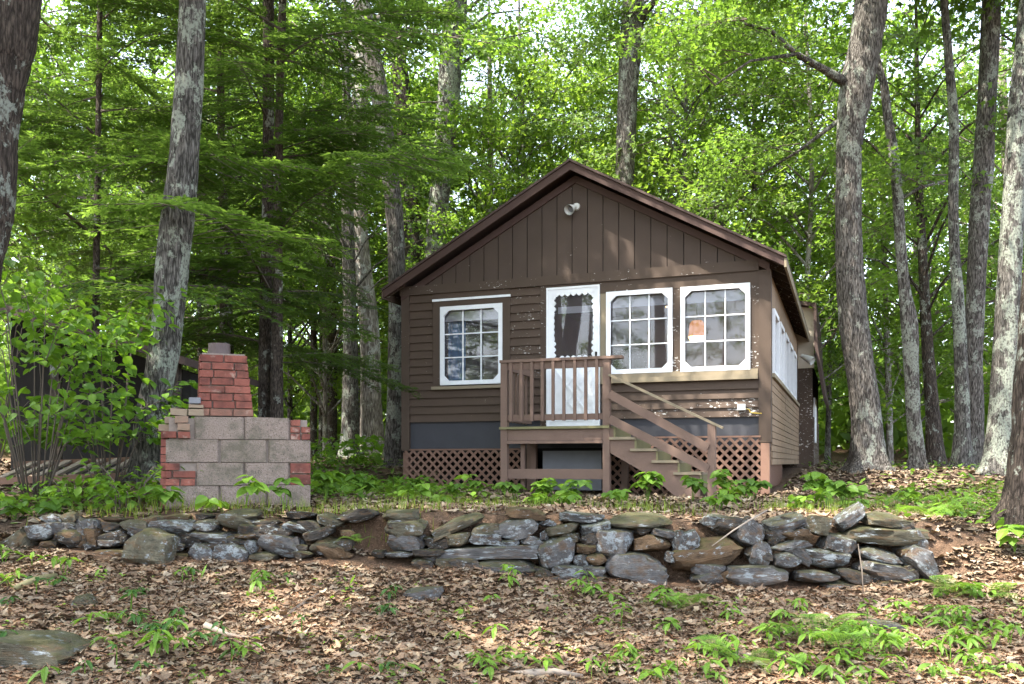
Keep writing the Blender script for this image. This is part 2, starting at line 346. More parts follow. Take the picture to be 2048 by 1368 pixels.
def hem_mesh(name, seed, L=3.0):
    r = random.Random(seed); T = MB(); LV = []; LF = []
    pts = [Vector((L*t, .1*math.sin(t*3+seed), .28*math.sin(t*2.4)*.6-.55*t*t*r.uniform(.8,1.1))) for t in np.linspace(0,1,8)]
    T.tube(pts, [.02*(1-.85*i/7) for i in range(8)], 4)
    def on(t): t = min(max(t,0),.999); i = int(t*7); return pts[i].lerp(pts[i+1], t*7-i)
    def blade(p, d, ln, wd):
        sdv = d.cross(Vector((0,0,1)))
        if sdv.length < .01: sdv = Vector((1,0,0))
        sdv = sdv.normalized()*wd; sdv.z += r.uniform(-.4,.4)*wd; o = len(LV)
        for q in (p, p+d*ln*.45+sdv, p+d*ln, p+d*ln*.45-sdv): LV.append(tuple(q))
        LF.append((o,o+1,o+2,o+3))
    n = 34
    for s in range(n):
        t = .10+.89*s/(n-1); b = on(t); sd_ = 1 if s % 2 else -1
        sl = (.28+1.0*math.sin(min(1,t*1.25)*math.pi*.8))*r.uniform(.6,1.1)*(1-.4*t); az = sd_*r.uniform(.7,1.1)
        d = Vector((math.cos(az), math.sin(az), r.uniform(-.35,.05))).normalized(); q = b+d*sl+Vector((0,0,-.18*sl*sl))
        T.tube([b, q], [.005,.002], 3, cap=False)
        m = int(5+sl*17)
        for j in range(m):
            u = (j+.5)/m; p = b.lerp(q, u); s2 = 1 if j % 2 else -1
            a2 = az+s2*r.uniform(.5,.95); d2 = Vector((math.cos(a2), math.sin(a2), r.uniform(-.45,.05))).normalized(); l2 = r.uniform(.11,.21)*(1.15-.6*u)
            blade(p, d2, l2, .015)
            for h in range(5):
                uu = .2+.16*h; s3 = 1 if h % 2 else -1; a3 = a2+s3*r.uniform(.5,.9)
                blade(p+d2*l2*uu, Vector((math.cos(a3), math.sin(a3), r.uniform(-.4,.1))).normalized(), r.uniform(.045,.085), .013)
    o = len(T.v); me = bpy.data.meshes.new(name); me.from_pydata(T.v+LV, [], T.f+[tuple(i+o for i in f) for f in LF])
    me.materials.append(M['twig']); me.materials.append(M['hem']); me.polygons.foreach_set('material_index', [0]*len(T.f)+[1]*len(LF)); me.update(); return me
BO_A = [bough_mesh('crown_bough', i, mat=M['leafA']) for i in range(4)]
BO_B = [bough_mesh('crown_bough', 20+i, mat=M['leafB']) for i in range(4)]
HEM = [hem_mesh('hemlock_branch', 40+i) for i in range(4)]

def catmull(pts, n=5):
    out = []; p = [pts[0]]+list(pts)+[pts[-1]]
    for i in range(1, len(p)-2):
        for j in range(n):
            t = j/n; a, b, c, d = (np.array(q, float) for q in p[i-1:i+3])
            out.append(.5*((2*b)+(-a+c)*t+(2*a-5*b+4*c-d)*t*t+(-a+3*b-3*c+d)*t**3))
    out.append(np.array(pts[-1], float)); return out
def trunk_pts(Y, pts, H):
    """pts: (px, py, width px) from the base upwards, at depth Y; returns world xyz+r list"""
    L = []
    x0 = (pts[0][0]-1024)/FPX*Y; g = Z(x0, Y); r0 = pts[0][2]/FPX*Y/2
    L.append((x0, Y, g-.2, r0*1.75)); L.append((x0, Y, g+.02, r0*1.45)); L.append((x0, Y, g+.28, r0*1.08))
    for px, py, wd in pts[1:]:
        q = P(px, py, Y)
        if q.z > g+.5: L.append((q.x, q.y, q.z, wd/FPX*Y/2))
    a, b = L[-2], L[-1]
    if b[2] < H:
        dx = (b[0]-a[0])/max(.3, b[2]-a[2]); dx = max(-.2, min(.2, dx)); dz = H-b[2]
        for f in (.35,.7,1): L.append((b[0]+dx*dz*f*.7, b[1]+.15*math.sin(f*5)*f, b[2]+dz*f, max(.03, b[3]*(1-.8*f))))
    return L, (x0, Y, g)
def trunk_at(L, z):
    for a, b in zip(L, L[1:]):
        if a[2] <= z <= b[2]:
            f = (z-a[2])/max(1e-6, b[2]-a[2]); return Vector((a[0]+(b[0]-a[0])*f, a[1]+(b[1]-a[1])*f, z)), a[3]+(b[3]-a[3])*f
    return Vector(L[-1][:3]), L[-1][3]
def tree(name, label, Y, pts, H, mat, crown=None, group=None, seed=0, extra=(), cat='tree'):
    """crown: (kind, z0, z1, radius, count)"""
    r = random.Random(seed*13+5); L, base = trunk_pts(Y, pts, H)
    root = thing(name, label, cat, base, 0, group); B = Vector(base)
    C = catmull(L, 4); m = MB(); n = 20 if pts[0][2] > 25 else 8
    m.tube([Vector(c[:3])-B for c in C], [max(.012, c[3]) for c in C], n, .05)
    for i in range(len(C)):                              # root flare: lobes fading out above the ground
        fl = max(0, 1-(C[i][2]-base[2])/.55)**2
        for k_ in range(n):
            q_ = m.v[i*n+k_]; cx_, cy_ = C[i][0]-B.x, C[i][1]-B.y; a_ = math.atan2(q_[1]-cy_, q_[0]-cx_); f_ = 1+fl*(.05+.24*math.cos(4*a_+seed*1.7)+.12*math.cos(7*a_+seed)); m.v[i*n+k_] = (cx_+(q_[0]-cx_)*f_, cy_+(q_[1]-cy_)*f_, q_[2])
    for pl in extra:                                     # limbs drawn from the photograph
        pp = [P(px, py, Y+dy)-B for px, py, dy, _ in pl]; m.tube(pp, [wd/FPX*Y/2 for *_, wd in pl], 6)
    boughs = []
    for pl in extra:                                     # leafy ends on those limbs
        for px, py, dy, _ in pl[1:]:
            for _k in range(2): boughs.append((BO_A[r.randrange(4)], P(px, py, Y+dy)-B, r.uniform(2.2,4.2), r.uniform(-.2,.4), r.gauss(0,.5), r.uniform(.45,.75)))
    if crown:
        kind, z0, z1, rad, cnt = crown
        for i in range(cnt):
            f = (i+r.random())/cnt; z = z0+(z1-z0)*f; az = i*2.399+r.uniform(-.5,.5)
            tp, tr_ = trunk_at(L, z)
            if kind == 'hem':
                sclr = (1.25-.8*f)*rad/3.0*r.uniform(.75,1.1); pitch = r.uniform(-.1,.25); st = 0; me = HEM[r.randrange(4)]
                tip = tp+Vector((math.cos(az), math.sin(az), -.1))*3.0*sclr
                if 1024+FPX*tip.x/max(1,tip.y) > 830 and Y < 16 and z < 4.9+.2*(15-Y) and base[0] < 0: sclr *= .5
                boughs.append((me, tp-B, az, pitch, r.uniform(-.2,.2), sclr))
            else:
                prof = math.sin(math.pi*min(1,.18+.82*f))**.6; rr = rad*prof*r.uniform(.05,.72)
                st = tp+Vector((math.cos(az)*rr, math.sin(az)*rr, rr*r.uniform(.1,.5)))
                t0, tr0 = trunk_at(L, max(base[2]+1.2, z-.25*rr-.4))
                if rr > .5: m.tube([t0-B, (t0.lerp(st,.5)+Vector((0,0,.12*rr)))-B, st-B], [min(tr0*.6,.012+.016*rr), .012+.008*rr, .014], 5, cap=False)
                me = (BO_A if kind == 'A' else BO_B)[r.randrange(4)]
                boughs.append((me, st-B, az+r.uniform(-.7,.7), r.uniform(-.35,.55)*(1-.2*f), r.gauss(0,.5), r.uniform(.75,1.25)))
    m.build('trunk', mat, root, True)
    for me, p, az, pt, rl, s_ in boughs:
        link('crown_bough' if crown[0] != 'hem' else 'hemlock_branch', me, None, root, None, p, (Matrix.Rotation(az,3,'Z') @ Matrix.Rotation(-pt,3,'Y') @ Matrix.Rotation(rl,3,'X')).to_euler(), (s_,)*3)
    return root

# ------------------------------------------------------------------ trees one can tell apart
G, LI, DK, PA, HB = M['bark_grey'], M['bark_lichen'], M['bark_dark'], M['bark_pale'], M['bark_hem']
tree('oak_tree', 'big dark leaning trunk cut off by the left edge of the picture', 7.0, [(-150,1000,115),(-120,800,104),(-72,620,98),(-38,480,96),(-20,380,96),(-14,250,94),(6,130,94),(28,0,96)], 15, DK, ('A',8.0,14.5,5.2,56), seed=1)
tree('oak_tree', 'straight lichen-covered trunk standing just behind the concrete block fireplace', 9.2, [(298,965,62),(300,850,60),(328,700,60),(348,500,64),(369,300,58),(386,0,50)], 16, LI, ('A',8.2,15.5,5.0,52), seed=2)
tree('hemlock_tree', 'dark hemlock with brown trunk right behind the brick chimney stack, left of a twin', 13.2, [(529,880,27),(530,700,25),(534,500,23),(537,250,22),(537,0,21)], 15, HB, ('hem',2.9,14.5,3.3,32), seed=3)
tree('hemlock_tree', 'hemlock with pale grey upper trunk, right one of the close pair', 13.0, [(554,880,26),(554,700,24),(556,500,18),(558,250,16),(565,0,15)], 14.5, HB, ('hem',3.1,14,3.4,28), seed=4)
tree('hemlock_tree', 'hemlock rising above the round chimney flue, mossy trunk', 15.0, [(452,900,30),(453,700,28),(450,500,20),(443,300,16),(440,0,14)], 15, HB, ('hem',3.2,14.5,3.4,24), seed=5)
tree('hemlock_tree', 'thin young hemlock between lichen-covered trunk and brick stack', 16.0, [(402,880,12),(399,640,9),(398,400,9),(405,0,8)], 13, HB, ('hem',3.4,12.5,3.2,18), seed=6)
tree('hemlock_tree', 'spreading hemlock in the upper left behind the leaning trunk', 12.5, [(190,930,16),(192,600,14),(196,300,12),(200,0,11)], 13, HB, ('hem',4.2,9.5,3.2,20), seed=7)
tree('beech_tree', 'sunlit pale smooth trunk in the gap between fireplace and cabin', 21.5, [(745,908,48),(742,800,42),(738,650,38),(718,480,36),(716,300,34),(722,150,30)], 15, PA, ('A',9,15,3.5,18), seed=8)
tree('oak_tree', 'leaning trunk rising beside the left corner of the cabin, pale above', 17.0, [(789,932,40),(792,760,34),(793,500,34),(778,330,35),(758,180,35),(733,50,34),(722,0,33)], 15, G, ('A',9.5,15,4,18), seed=9)
tree('oak_tree', 'dark furrowed trunk leaning left over the left slope of the roof', 23.0, [(852,900,42),(840,650,40),(829,500,38),(815,300,36),(800,150,34),(778,40,34)], 18, DK, ('A',12,17.5,4,20), seed=10)
tree('oak_tree', 'thick pale-blotched trunk rising behind the left roof slope near its middle', 22.0, [(862,900,46),(868,600,42),(871,480,40),(888,300,42),(898,180,44),(912,0,46)], 18, LI, ('A',12,17.5,4,20), seed=11)
tree('oak_tree', 'straight grey trunk rising just right of the roof peak, forking at the top', 21.4, [(1240,900,42),(1246,500,40),(1249,370,38),(1256,180,40),(1266,30,46)], 19, G, ('A',12.6,17.5,4.0,30), seed=12,
     extra=[[(1268,60,0,20),(1292,22,-.3,16),(1320,-10,-.6,12),(1360,-60,-1,8)]])
tree('oak_tree', 'thick bent grey trunk with mossy flared base right of the cabin', 14.5, [(1736,942,64),(1736,900,60),(1729,800,56),(1708,650,56),(1698,500,51),(1698,300,50),(1712,180,66),(1730,90,62),(1743,0,62)], 16, G, ('A',9.9,15.5,4.8,62), seed=13,
     extra=[[(1700,170,0,22),(1650,140,-.3,15),(1592,108,-.6,11),(1540,60,-.8,8),(1490,48,-1.1,5)], [(1592,108,-.6,8),(1500,122,-1,5),(1430,170,-1.4,3)], [(1712,215,0,12),(1600,300,.4,6),(1520,350,.8,3)]])
tree('oak_tree', 'slim crooked trunk with a knot, between bent trunk and forked pair', 15.2, [(1834,935,30),(1828,850,28),(1823,750,28),(1819,650,32),(1808,570,22),(1800,470,21),(1796,400,21),(1789,320,20),(1775,230,17),(1768,170,15),(1752,110,14)], 13, G, ('A',9.6,13,3,24), seed=14,
     extra=[[(1806,395,0,9),(1840,375,.2,7),(1890,362,.3,5)]])
tree('maple_tree', 'short brown trunk further back behind the slim crooked trunk', 20.0, [(1870,915,34),(1866,830,28),(1858,740,24),(1850,600,20)], 12, DK, ('A',5,12,3.2,34), seed=15)
tree('oak_tree', 'slender sunlit stem, left of the pair that touches at the ground', 16.0, [(1924,940,34),(1924,800,27),(1917,620,24),(1907,450,19),(1908,260,19),(1900,150,17),(1888,0,14)], 15, LI, ('A',10.5,15,3.4,28), seed=16)
tree('oak_tree', 'thicker furrowed stem, right of the pair that touches at the ground', 16.4, [(1950,940,36),(1948,800,35),(1947,700,34),(1958,450,37),(1966,350,38),(1974,200,35),(1983,0,34)], 17, G, ('A',11,16.5,4,34), seed=17)
tree('oak_tree', 'stout trunk with round yellow lichen patches near the right edge', 13.8, [(2000,942,58),(2006,800,50),(2014,650,46),(2024,450,42),(2040,200,40),(2060,0,38)], 16, LI, ('A',10,15.5,4.4,50), seed=18)
tree('oak_tree', 'dark near trunk cut off by the right edge beside the wall end', 7.5, [(2062,1062,92),(2066,900,84),(2078,700,80),(2100,400,76)], 14, DK, ('A',8.2,13.5,4.2,44), seed=19)
tree('birch_tree', 'thin pale trunk far behind the stout trunk at the right', 24.0, [(2024,900,20),(2022,600,19),(2014,350,18),(2002,120,16)], 13, PA, ('A',5,13,3.2,40), seed=20)
for i, (px, Y, wd, lb) in enumerate([(626,27,15,'slim far trunk just right of the fireplace, leftmost of four'), (642,30,12,'thinnest far trunk right of the fireplace, second of four'), (662,26,24,'dark far trunk right of the fireplace, third of four'), (699,21,34,'thick furrowed trunk left of the pale beech')]):
    tree('forest_tree', lb, Y, [(px,895,wd),(px+2,700,wd*.85),(px-4,400,wd*.7)], 14, HB if i < 3 else G, ('A',5.5,14,3.3,40), seed=30+i)

# background maples that fill the wood (alike: slender, leafy to the ground)
bgt = [(-90,15,'A'),(60,21,'A'),(190,26,'B'),(310,22,'A'),(430,27,'B'),(580,29,'A'),(650,25,'B'),(860,29,'B'),(975,25,'B'),(1030,26,'A'),(1085,29,'B'),(1150,28,'B'),(1335,27,'B'),(1385,22.5,'B'),
       (1425,27,'B'),(1500,23.5,'B'),(1600,22,'A'),(1655,28,'A'),(1780,25,'B'),(1835,29,'A'),(1990,29,'A'),(2110,20,'A'),(2200,26,'A'),(720,31,'B'),(1240,33,'B'),(1560,31,'A'),(1920,33,'B'),(120,33,'A'),(350,34,'B'),(480,36,'A')]
for i, (px, Y, kd) in enumerate(bgt):
    wd = rnd.uniform(9,15); ln = rnd.uniform(-25,25)
    where = 'left of the cabin' if px < 800 else 'behind the cabin roof' if px < 1560 else 'right of the cabin'
    tree('maple_tree', 'slender leafy maple standing deep in the woods '+where, Y, [(px,900,wd),(px+ln*.3,700,wd*.9),(px+ln,350,wd*.75),(px+ln*.6,100,wd*.6)], rnd.uniform(12.5,16.5), M['bark_grey'] if i % 2 else PA,
         (kd, rnd.uniform(2.6,4.4) if px < 800 or px > 1560 else 4.5, rnd.uniform(12,16), rnd.uniform(3.2,4.2), 62 if px < 1560 else 42), 'background maples '+where, 60+i)
for i, (px, Y) in enumerate([(1700,35),(700,34)]):
    tree('hemlock_tree', 'young hemlock with low feathery branches in the shade '+('right of the cabin' if px > 1000 else 'behind the fireplace'), Y, [(px,900,13),(px,600,11),(px,300,9)], 9, HB, ('hem',2.6,8.8,2.4,36), 'young background hemlocks '+('right' if px > 1000 else 'left'), 110+i)
# shade trees on the near side, added outside the view to shade the foreground
for i, (x, y, H) in enumerate([(-7.5,3.2,14),(-9.5,8.5,15),(-6.8,-1.5,13)]):
    px = 1024+x/max(y,.1)*FPX
    r_ = random.Random(200+i); root = thing('oak_tree', 'unseen oak added outside the left edge of the picture, shading the foreground', 'tree', (x,y,Z(x,y)), 0, 'added shade oaks left of the picture')
    m = MB(); Lh = H-1; m.tube([(0,0,-.2),(0,0,.3),(.1,.05,Lh*.4),(.0,.1,Lh*.8),(.1,0,Lh)], [.34,.26,.2,.12,.03], 10, .05)
    bl = []
    for j in range(70):
        f = (j+.5)/70; z = 7.5+(H-7.5)*f; az = j*2.399; rr = 4.6*math.sin(math.pi*min(1,.2+.8*f))**.6*r_.uniform(.1,.75)
        st = Vector((math.cos(az)*rr, math.sin(az)*rr, z-Z(x,y)+.2*rr)); m.tube([(.05,.05,st.z-.5*rr-.3), tuple(st)], [.03,.014], 4, cap=False)
        bl.append((st, az+r_.uniform(-.6,.6), r_.uniform(-.3,.5), r_.gauss(0,.4), r_.uniform(.8,1.3)))
    m.build('trunk', G, root, True)
    for st, az, pt, rl, s_ in bl:
        link('crown_bough', BO_A[r_.randrange(4)], None, root, None, st, (Matrix.Rotation(az,3,'Z') @ Matrix.Rotation(-pt,3,'Y') @ Matrix.Rotation(rl,3,'X')).to_euler(), (s_,)*3)
for i, (x, y) in enumerate([(-15,-9),(-20,-3),(-12,-16),(-24,-14)]):     # shore trees added behind the camera, seen only as reflections in the panes
    r_ = random.Random(260+i); root = thing('maple_tree', 'maple added on the shore behind the camera, mirrored faintly in the window panes', 'tree', (x,y,Z(x,y)), 0, 'added shore maples behind the camera')
    MB().tube([(0,0,-.2),(0,0,.3),(.1,.05,3),(0,.1,7),(.1,0,10)], [.26,.2,.15,.1,.03], 8, .05).build('trunk', G, root, True)
    for j in range(30):
        f = (j+.5)/30; az = j*2.399; rr = 3*math.sin(math.pi*min(1,.2+.8*f))**.6*r_.uniform(0,.6)
        link('crown_bough', BO_A[r_.randrange(4)], None, root, None, (math.cos(az)*rr, math.sin(az)*rr, 2.5+7.5*f), (Matrix.Rotation(az,3,'Z') @ Matrix.Rotation(-r_.uniform(-.3,.5),3,'Y') @ Matrix.Rotation(r_.gauss(0,.5),3,'X')).to_euler(), (r_.uniform(.8,1.3),)*3)
# far wood
n = 62000; ang = nrs.uniform(-.75,.75,n); rr = np.where(np.arange(n) < 20000, nrs.uniform(33,48,n), nrs.uniform(40,62,n)); fx = rr*np.sin(ang); fy = rr*np.cos(ang); fz = terr(fx,fy)+np.where(np.arange(n) < 20000, nrs.uniform(0,4,n), nrs.power(1.1,n)*15)
cl = .8*np.sin(fx*.9+fz*.7)+.8*np.sin(fx*.37-fz*1.3); keep = cl+nrs.normal(0,.5,n) > np.where(np.arange(n) < 20000, -3, -.45); fx, fy, fz = fx[keep], fy[keep], fz[keep]; n = len(fx)
sz = nrs.uniform(.22,.4,n); d1 = nrs.normal(size=(n,3)); d1 /= np.linalg.norm(d1,axis=1)[:,None]; d2 = np.cross(d1, nrs.normal(size=(n,3))); d2 /= np.linalg.norm(d2,axis=1)[:,None]
c0 = np.stack([fx,fy,fz],-1); V = np.stack([c0-d1*sz[:,None], c0+d2*sz[:,None]*.5, c0+d1*sz[:,None], c0-d2*sz[:,None]*.5],1).reshape(-1,3)
fw = link('distant_woods', np_mesh('distant_woods', V, np.arange(4*n).reshape(-1,4)), M['leafB'])
tag(fw, 'mass of green leaves closing off the far woods', 'woods', kind='stuff')

# ------------------------------------------------------------------ cabin
YAW = R(20.5); CU = Vector((math.cos(YAW), -math.sin(YAW))); CV = Vector((math.sin(YAW), math.cos(YAW)))
C0 = Vector((-1.762, 14.406)); CB = 1.15; CW = 5.70
def F(px, py, v=0.0):                        # photo pixel on the plane v (metres behind the front wall) -> local u, z
    k_ = (px-1024)/FPX; o = C0+CV*v
    u = (k_*o.y-o.x)/(CU.x-k_*CU.y); Yd = o.y+CU.y*u
    return u, EYE+(HOR-py)/FPX*Yd-CB
def S(px, py, u=CW):                         # photo pixel on the right side wall -> local v, z
    k_ = (px-1024)/FPX; o = C0+CU*u
    v = (k_*o.y-o.x)/(CV.x-k_*CV.y); Yd = o.y+CV.y*v
    return v, EYE+(HOR-py)/FPX*Yd-CB
cab = thing('cabin', 'dark brown gabled wooden cabin with peeling paint and white-framed windows', 'cabin', (C0.x, C0.y, CB), -YAW)
D = 7.6                                       # depth of the main block
zs = .67; zt = 1.09; zf = 3.12; ze = 3.12; PK = 4.89 # panel bottom, siding bottom, frieze bottom, wall top, ridge
ridge_u = F(1140,330,-.32)[0]; pitch = .545
LW = (F(883,690)[0], F(1007,690)[0], F(945,769)[1], F(945,611)[1])
DR = (F(1095,700)[0], F(1201,700)[0], 1.0, F(1148,574)[1])
W1 = (F(1214,660)[0], F(1346,660)[0], F(1280,747)[1], F(1280,581)[1])
W2 = (F(1362,660)[0], F(1501,660)[0], F(1432,742)[1], F(1432,571)[1])
ops = [LW, DR, W1, W2]
wallT = .12
fw_ = MB(); us = sorted({0, CW}|{o[0] for o in ops}|{o[1] for o in ops})
for a, b in zip(us, us[1:]):
    cut = [(o[2], o[3]) for o in ops if o[0] <= (a+b)/2 <= o[1]]
    if cut: fw_.box((a,0,zs),(b,wallT,cut[0][0])); fw_.box((a,0,cut[0][1]),(b,wallT,ze))
    else: fw_.box((a,0,zs),(b,wallT,ze))
front = fw_.build('front_wall', M['skirt'], cab)
def clap(u0, u1, z0, z1, parent, nm='siding_board', mat=None, peel=.0):
    m = MB(); j = rnd.uniform(-.003,.003)
    m.add([(u0,-.042+j,z0),(u1,-.042+j,z0),(u1,-.010,z1),(u0,-.010,z1),(u0,0,z0),(u1,0,z0),(u1,0,z1),(u0,0,z1)], [(0,1,2,3),(4,7,6,5),(0,4,5,1),(3,2,6,7),(1,5,6,2),(0,3,7,4)])
    return m.build(nm, mat or M['brown'], parent, col=(1,1,1,peel))
n = 16; hgt = (zf-zt)/n; tl0, tl1 = F(868,690)[0], F(1022,690)[0]; dl = F(1082,700)[0]; cl_ = F(821,700)[0]
for i in range(n):
    z0 = zt+i*hgt; z1 = z0+hgt+.012
    if z1 > LW[2]-.05: clap(cl_, tl0, z0, z1, front, peel=rnd.uniform(.1,.55)); clap(tl1, dl, z0, z1, front, peel=rnd.uniform(.3,1.0))
    else: clap(cl_, dl, z0, z1, front, peel=rnd.uniform(0,.35))
rz1 = F(1400,762)[1]; n = 4; hgt = (rz1-zt)/n; ur0 = DR[1]+.02; ur1 = F(1518,700)[0]
for i in range(n): clap(ur0, ur1, zt+i*hgt, zt+(i+1)*hgt+.012, front, peel=(1.0,.9,.5,.1)[i])
m = MB(); m.box((0,-.045,zs-.03),(cl_,0,ze-.005)); m.build('corner_board', M['trim'], cab, col=(1,1,1,.35))
m = MB(); m.box((ur1,-.05,zs+.06),(CW+.02,.10,ze)); m.build('corner_board', M['trim'], cab, col=(1,1,1,.1))
m = MB(); m.box((dl,-.036,zt-.1),(DR[0],0,zf)); m.build('door_trim', M['trim'], cab)
m = MB(); m.box((DR[1]+.005,-.03,rz1),(W1[0]-.005,0,zf-.16)); m.build('door_trim', M['rawwood'], cab)
m = MB(); m.box((W1[1],-.03,rz1),(W2[0],0,zf-.1)); m.build('window_mullion', M['trim'], cab)
m = MB(); m.box((W2[1],-.03,rz1),(ur1,0,zf-.1)); m.build('window_mullion', M['trim'], cab)
m = MB(); m.box((DR[0],-.034,DR[3]),(DR[1],0,zf)).box((DR[1],-.0345,min(W1[3],W2[3])-.01),(ur1,0,zf)); m.build('head_board', M['trim'], cab, col=(1,1,1,.5))
m = MB(); m.box((-.02,-.06,zf),(CW*.55,0,zf+.14)); m.build('frieze_board', M['trim'], cab, col=(1,1,1,.7))
m = MB(); m.box((CW*.55+.004,-.064,zf-.004),(ur1,0,zf+.145)); m.build('frieze_board', M['trim'], cab, col=(1,1,1,.55))
m = MB(); m.box((W1[0]-.02,-.10,rz1),(ur1-.01,0,rz1+.075)); m.build('window_sill', M['rawwood'], cab)
m = MB(); m.box((W1[0]-.02,-.055,rz1+.078),(ur1-.01,0,W2[2]+.01)); m.build('window_sill', M['rawwood'], cab)
# gable boards, vertical
gz0 = zf+.148; nb = 24; bw = CW/nb
def roof_z(u): return PK-.16-abs(u-ridge_u)*pitch
gab = MB().prism([(0.15,gz0),(CW-.15,gz0),(ridge_u,roof_z(ridge_u)-.02)], 0, .1).build('gable_wall', M['dark'], cab)
for i in range(nb):
    a, b = i*bw+.006, (i+1)*bw-.006
    if roof_z((a+b)/2)-gz0 < .05: continue
    pts = [(a,gz0),(b,gz0),(b,max(gz0+.01,roof_z(b)-.01))]+([(ridge_u,roof_z(ridge_u)-.01)] if a < ridge_u < b else [])+[(a,max(gz0+.01,roof_z(a)-.01))]
    MB().prism(pts, -.022-rnd.uniform(0,.004), -.001).build('gable_board', M['brownv'], gab, col=(1,1,1,rnd.uniform(-.5,.1)))
# roof: two slabs, rakes, fascia, rafters
OV, OE = .32, .42
for sgn in (-1, 1):
    ue = 5.94 if sgn > 0 else -.20; zr = PK-.02; zeav = PK-.02-abs(ue-ridge_u)*pitch
    a, b = sorted((ridge_u, ue))
    def slab(off0, off1, y0, y1, nm, mt, u_in=ridge_u, u_out=ue):
        return MB().prism([(u_in, PK-abs(u_in-ridge_u)*pitch-off0),(u_out, PK-abs(u_out-ridge_u)*pitch-off0),(u_out, PK-abs(u_out-ridge_u)*pitch-off1),(u_in, PK-abs(u_in-ridge_u)*pitch-off1)], y0, y1).build(nm, mt, cab)
    rf = slab(0, .035, -OV-.03, D+.3, 'roof', M['roof'])
    slab(.037, .155, -OV, -OV+.035, 'rake_board', M['rake'])
    slab(.16, .27, -.055, -.004, 'rake_trim', M['rake'], ridge_u, (CW if sgn > 0 else 0))
    for i in range(13):
        y = -OV+.08+i*(D+.3)/12.5
        slab(.037, .15, y, y+.045, 'rafter', M['trim'], (CW-.15 if sgn > 0 else .15), ue-sgn*.035)
    MB().box((min(ue,ue-sgn*.03), -OV-.01, zeav-.14),(max(ue,ue-sgn*.03), D+.3, zeav-.02)).build('fascia', M['rawwood'] if sgn > 0 else M['trim'], cab)
# side and rear walls
sw = [(1541,1552),(1555,1563.5),(1569,1578),(1580,1587),(1592,1600)]
svs = [(S(a,700)[0], S(b,700)[0]) for a, b in sw]
nv = 5; wv = [(.45+i*1.28, 1.35+i*1.28) for i in range(nv)]
wz0, wz1 = 1.70, 2.66
MB().box((CW-.12,.1,.45),(CW-.002,D,wz0)).box((CW-.12,.1,wz1),(CW-.002,D,ze-.02)).build('side_wall', M['side'], cab)
m = MB(); prev = .1
for a, b in wv+[(D,D)]: m.box((CW-.12,prev,wz0),(CW-.003,a,wz1)); prev = b
sidew = m.build('side_wall', M['brown'], cab)
for i in range(13):
    z0 = .42+i*.094
    yb = 0.0
    while yb < D:
        ye = min(D, yb+rnd.uniform(2.2,3.8))
        MB().box((CW+.0,yb+.102 if yb == 0 else yb+.004,z0),(CW+.018+.010*rnd.random(),ye,z0+.084)).build('siding_board', M['side'], sidew); yb = ye
def window(nm, rect, plane='front', cols=3, rows=3, fw=.065):
    u0, u1, z0, z1 = rect; c = .085
    root_m = MB()
    outer = [(u0,z0),(u1,z0),(u1,z1),(u0,z1)]
    i0, i1, j0, j1 = u0+fw, u1-fw, z0+fw, z1-fw
    root_m.box((u0,-.058,z0),(i0,-.02,z1)).box((i1,-.058,z0),(u1,-.02,z1)).box((i0,-.058,z0),(i1,-.02,j0)).box((i0,-.058,j1),(i1,-.02,z1))
    for (x, z, sx_, sz_) in ((i0,j0,1,1),(i1,j0,-1,1),(i1,j1,-1,-1),(i0,j1,1,-1)):
        p = [(x,z),(x+sx_*c,z),(x,z+sz_*c)]
        if sx_*sz_ < 0: p = p[::-1]
        root_m.prism(p, -.056, -.022)
    fr_ = root_m.build('window', M['white'], cab)
    for i in range(1, cols): x = i0+(i1-i0)*i/cols; MB().box((x-.009,-.012,j0),(x+.009,.006,j1)).build('muntin', M['white'], fr_)
    for i in range(1, rows): z = j0+(j1-j0)*i/rows; MB().box((i0,-.010,z-.009),(i1,.004,z+.009)).build('muntin', M['white'], fr_)
    MB().box((i0-.01,.012,j0-.01),(i1+.01,.016,j1+.01)).build('pane', M['pane'], fr_)
    MB().box((i0-.06,.09,j1-.15),(i1+.06,.10,j1+.06)).build('roller_shade', M['shade'], fr_)
    return fr_
window('window', LW); window('window', W1); window('window', W2)
m = MB(); z0, z1 = LW[2]-.02, LW[3]+.09
m.box((tl0,-.046,z0),(LW[0],0,z1)).box((LW[1],-.046,z0),(tl1,0,z1)).box((LW[0],-.046,LW[3]),(LW[1],0,z1)).build('window_trim', M['trim'], cab, col=(1,1,1,.3))
MB().box((tl0-.01,-.09,z0-.05),(tl1,0,z0-.002)).build('window_sill', M['rawwood'], cab)
MB().box((tl0,-.03,z1+.03),(tl1,0,zf)).build('head_board', M['brown'], cab, col=(1,1,1,.3))
MB().box((tl0-.005,-.06,z1),(tl1+.01,0,z1+.035)).build('drip_cap', M['white'], cab)
for a, b in wv:
    m = MB(); f = .07
    m.box((CW-.03,a,wz0),(CW+.035,a+f,wz1)).box((CW-.03,b-f,wz0),(CW+.035,b,wz1)).box((CW-.03,a+f,wz0),(CW+.035,b-f,wz0+f)).box((CW-.03,a+f,wz1-f),(CW+.035,b-f,wz1))
    wr = m.build('window', M['white'], cab); MB().box((CW-.02,a+f,wz0+f),(CW-.014,b-f,wz1-f)).build('pane', M['pane'], wr)
MB().box((CW-.01,.1,wz0-.06),(CW+.06,D-.4,wz0-.002)).build('window_sill', M['rawwood'], cab)
MB().box((0,.12,.3),(.1,D,ze)).build('side_wall', M['brown'], cab)
MB().box((0,D-.1,.3),(CW,D-.002,ze)).build('rear_wall', M['brown'], cab)
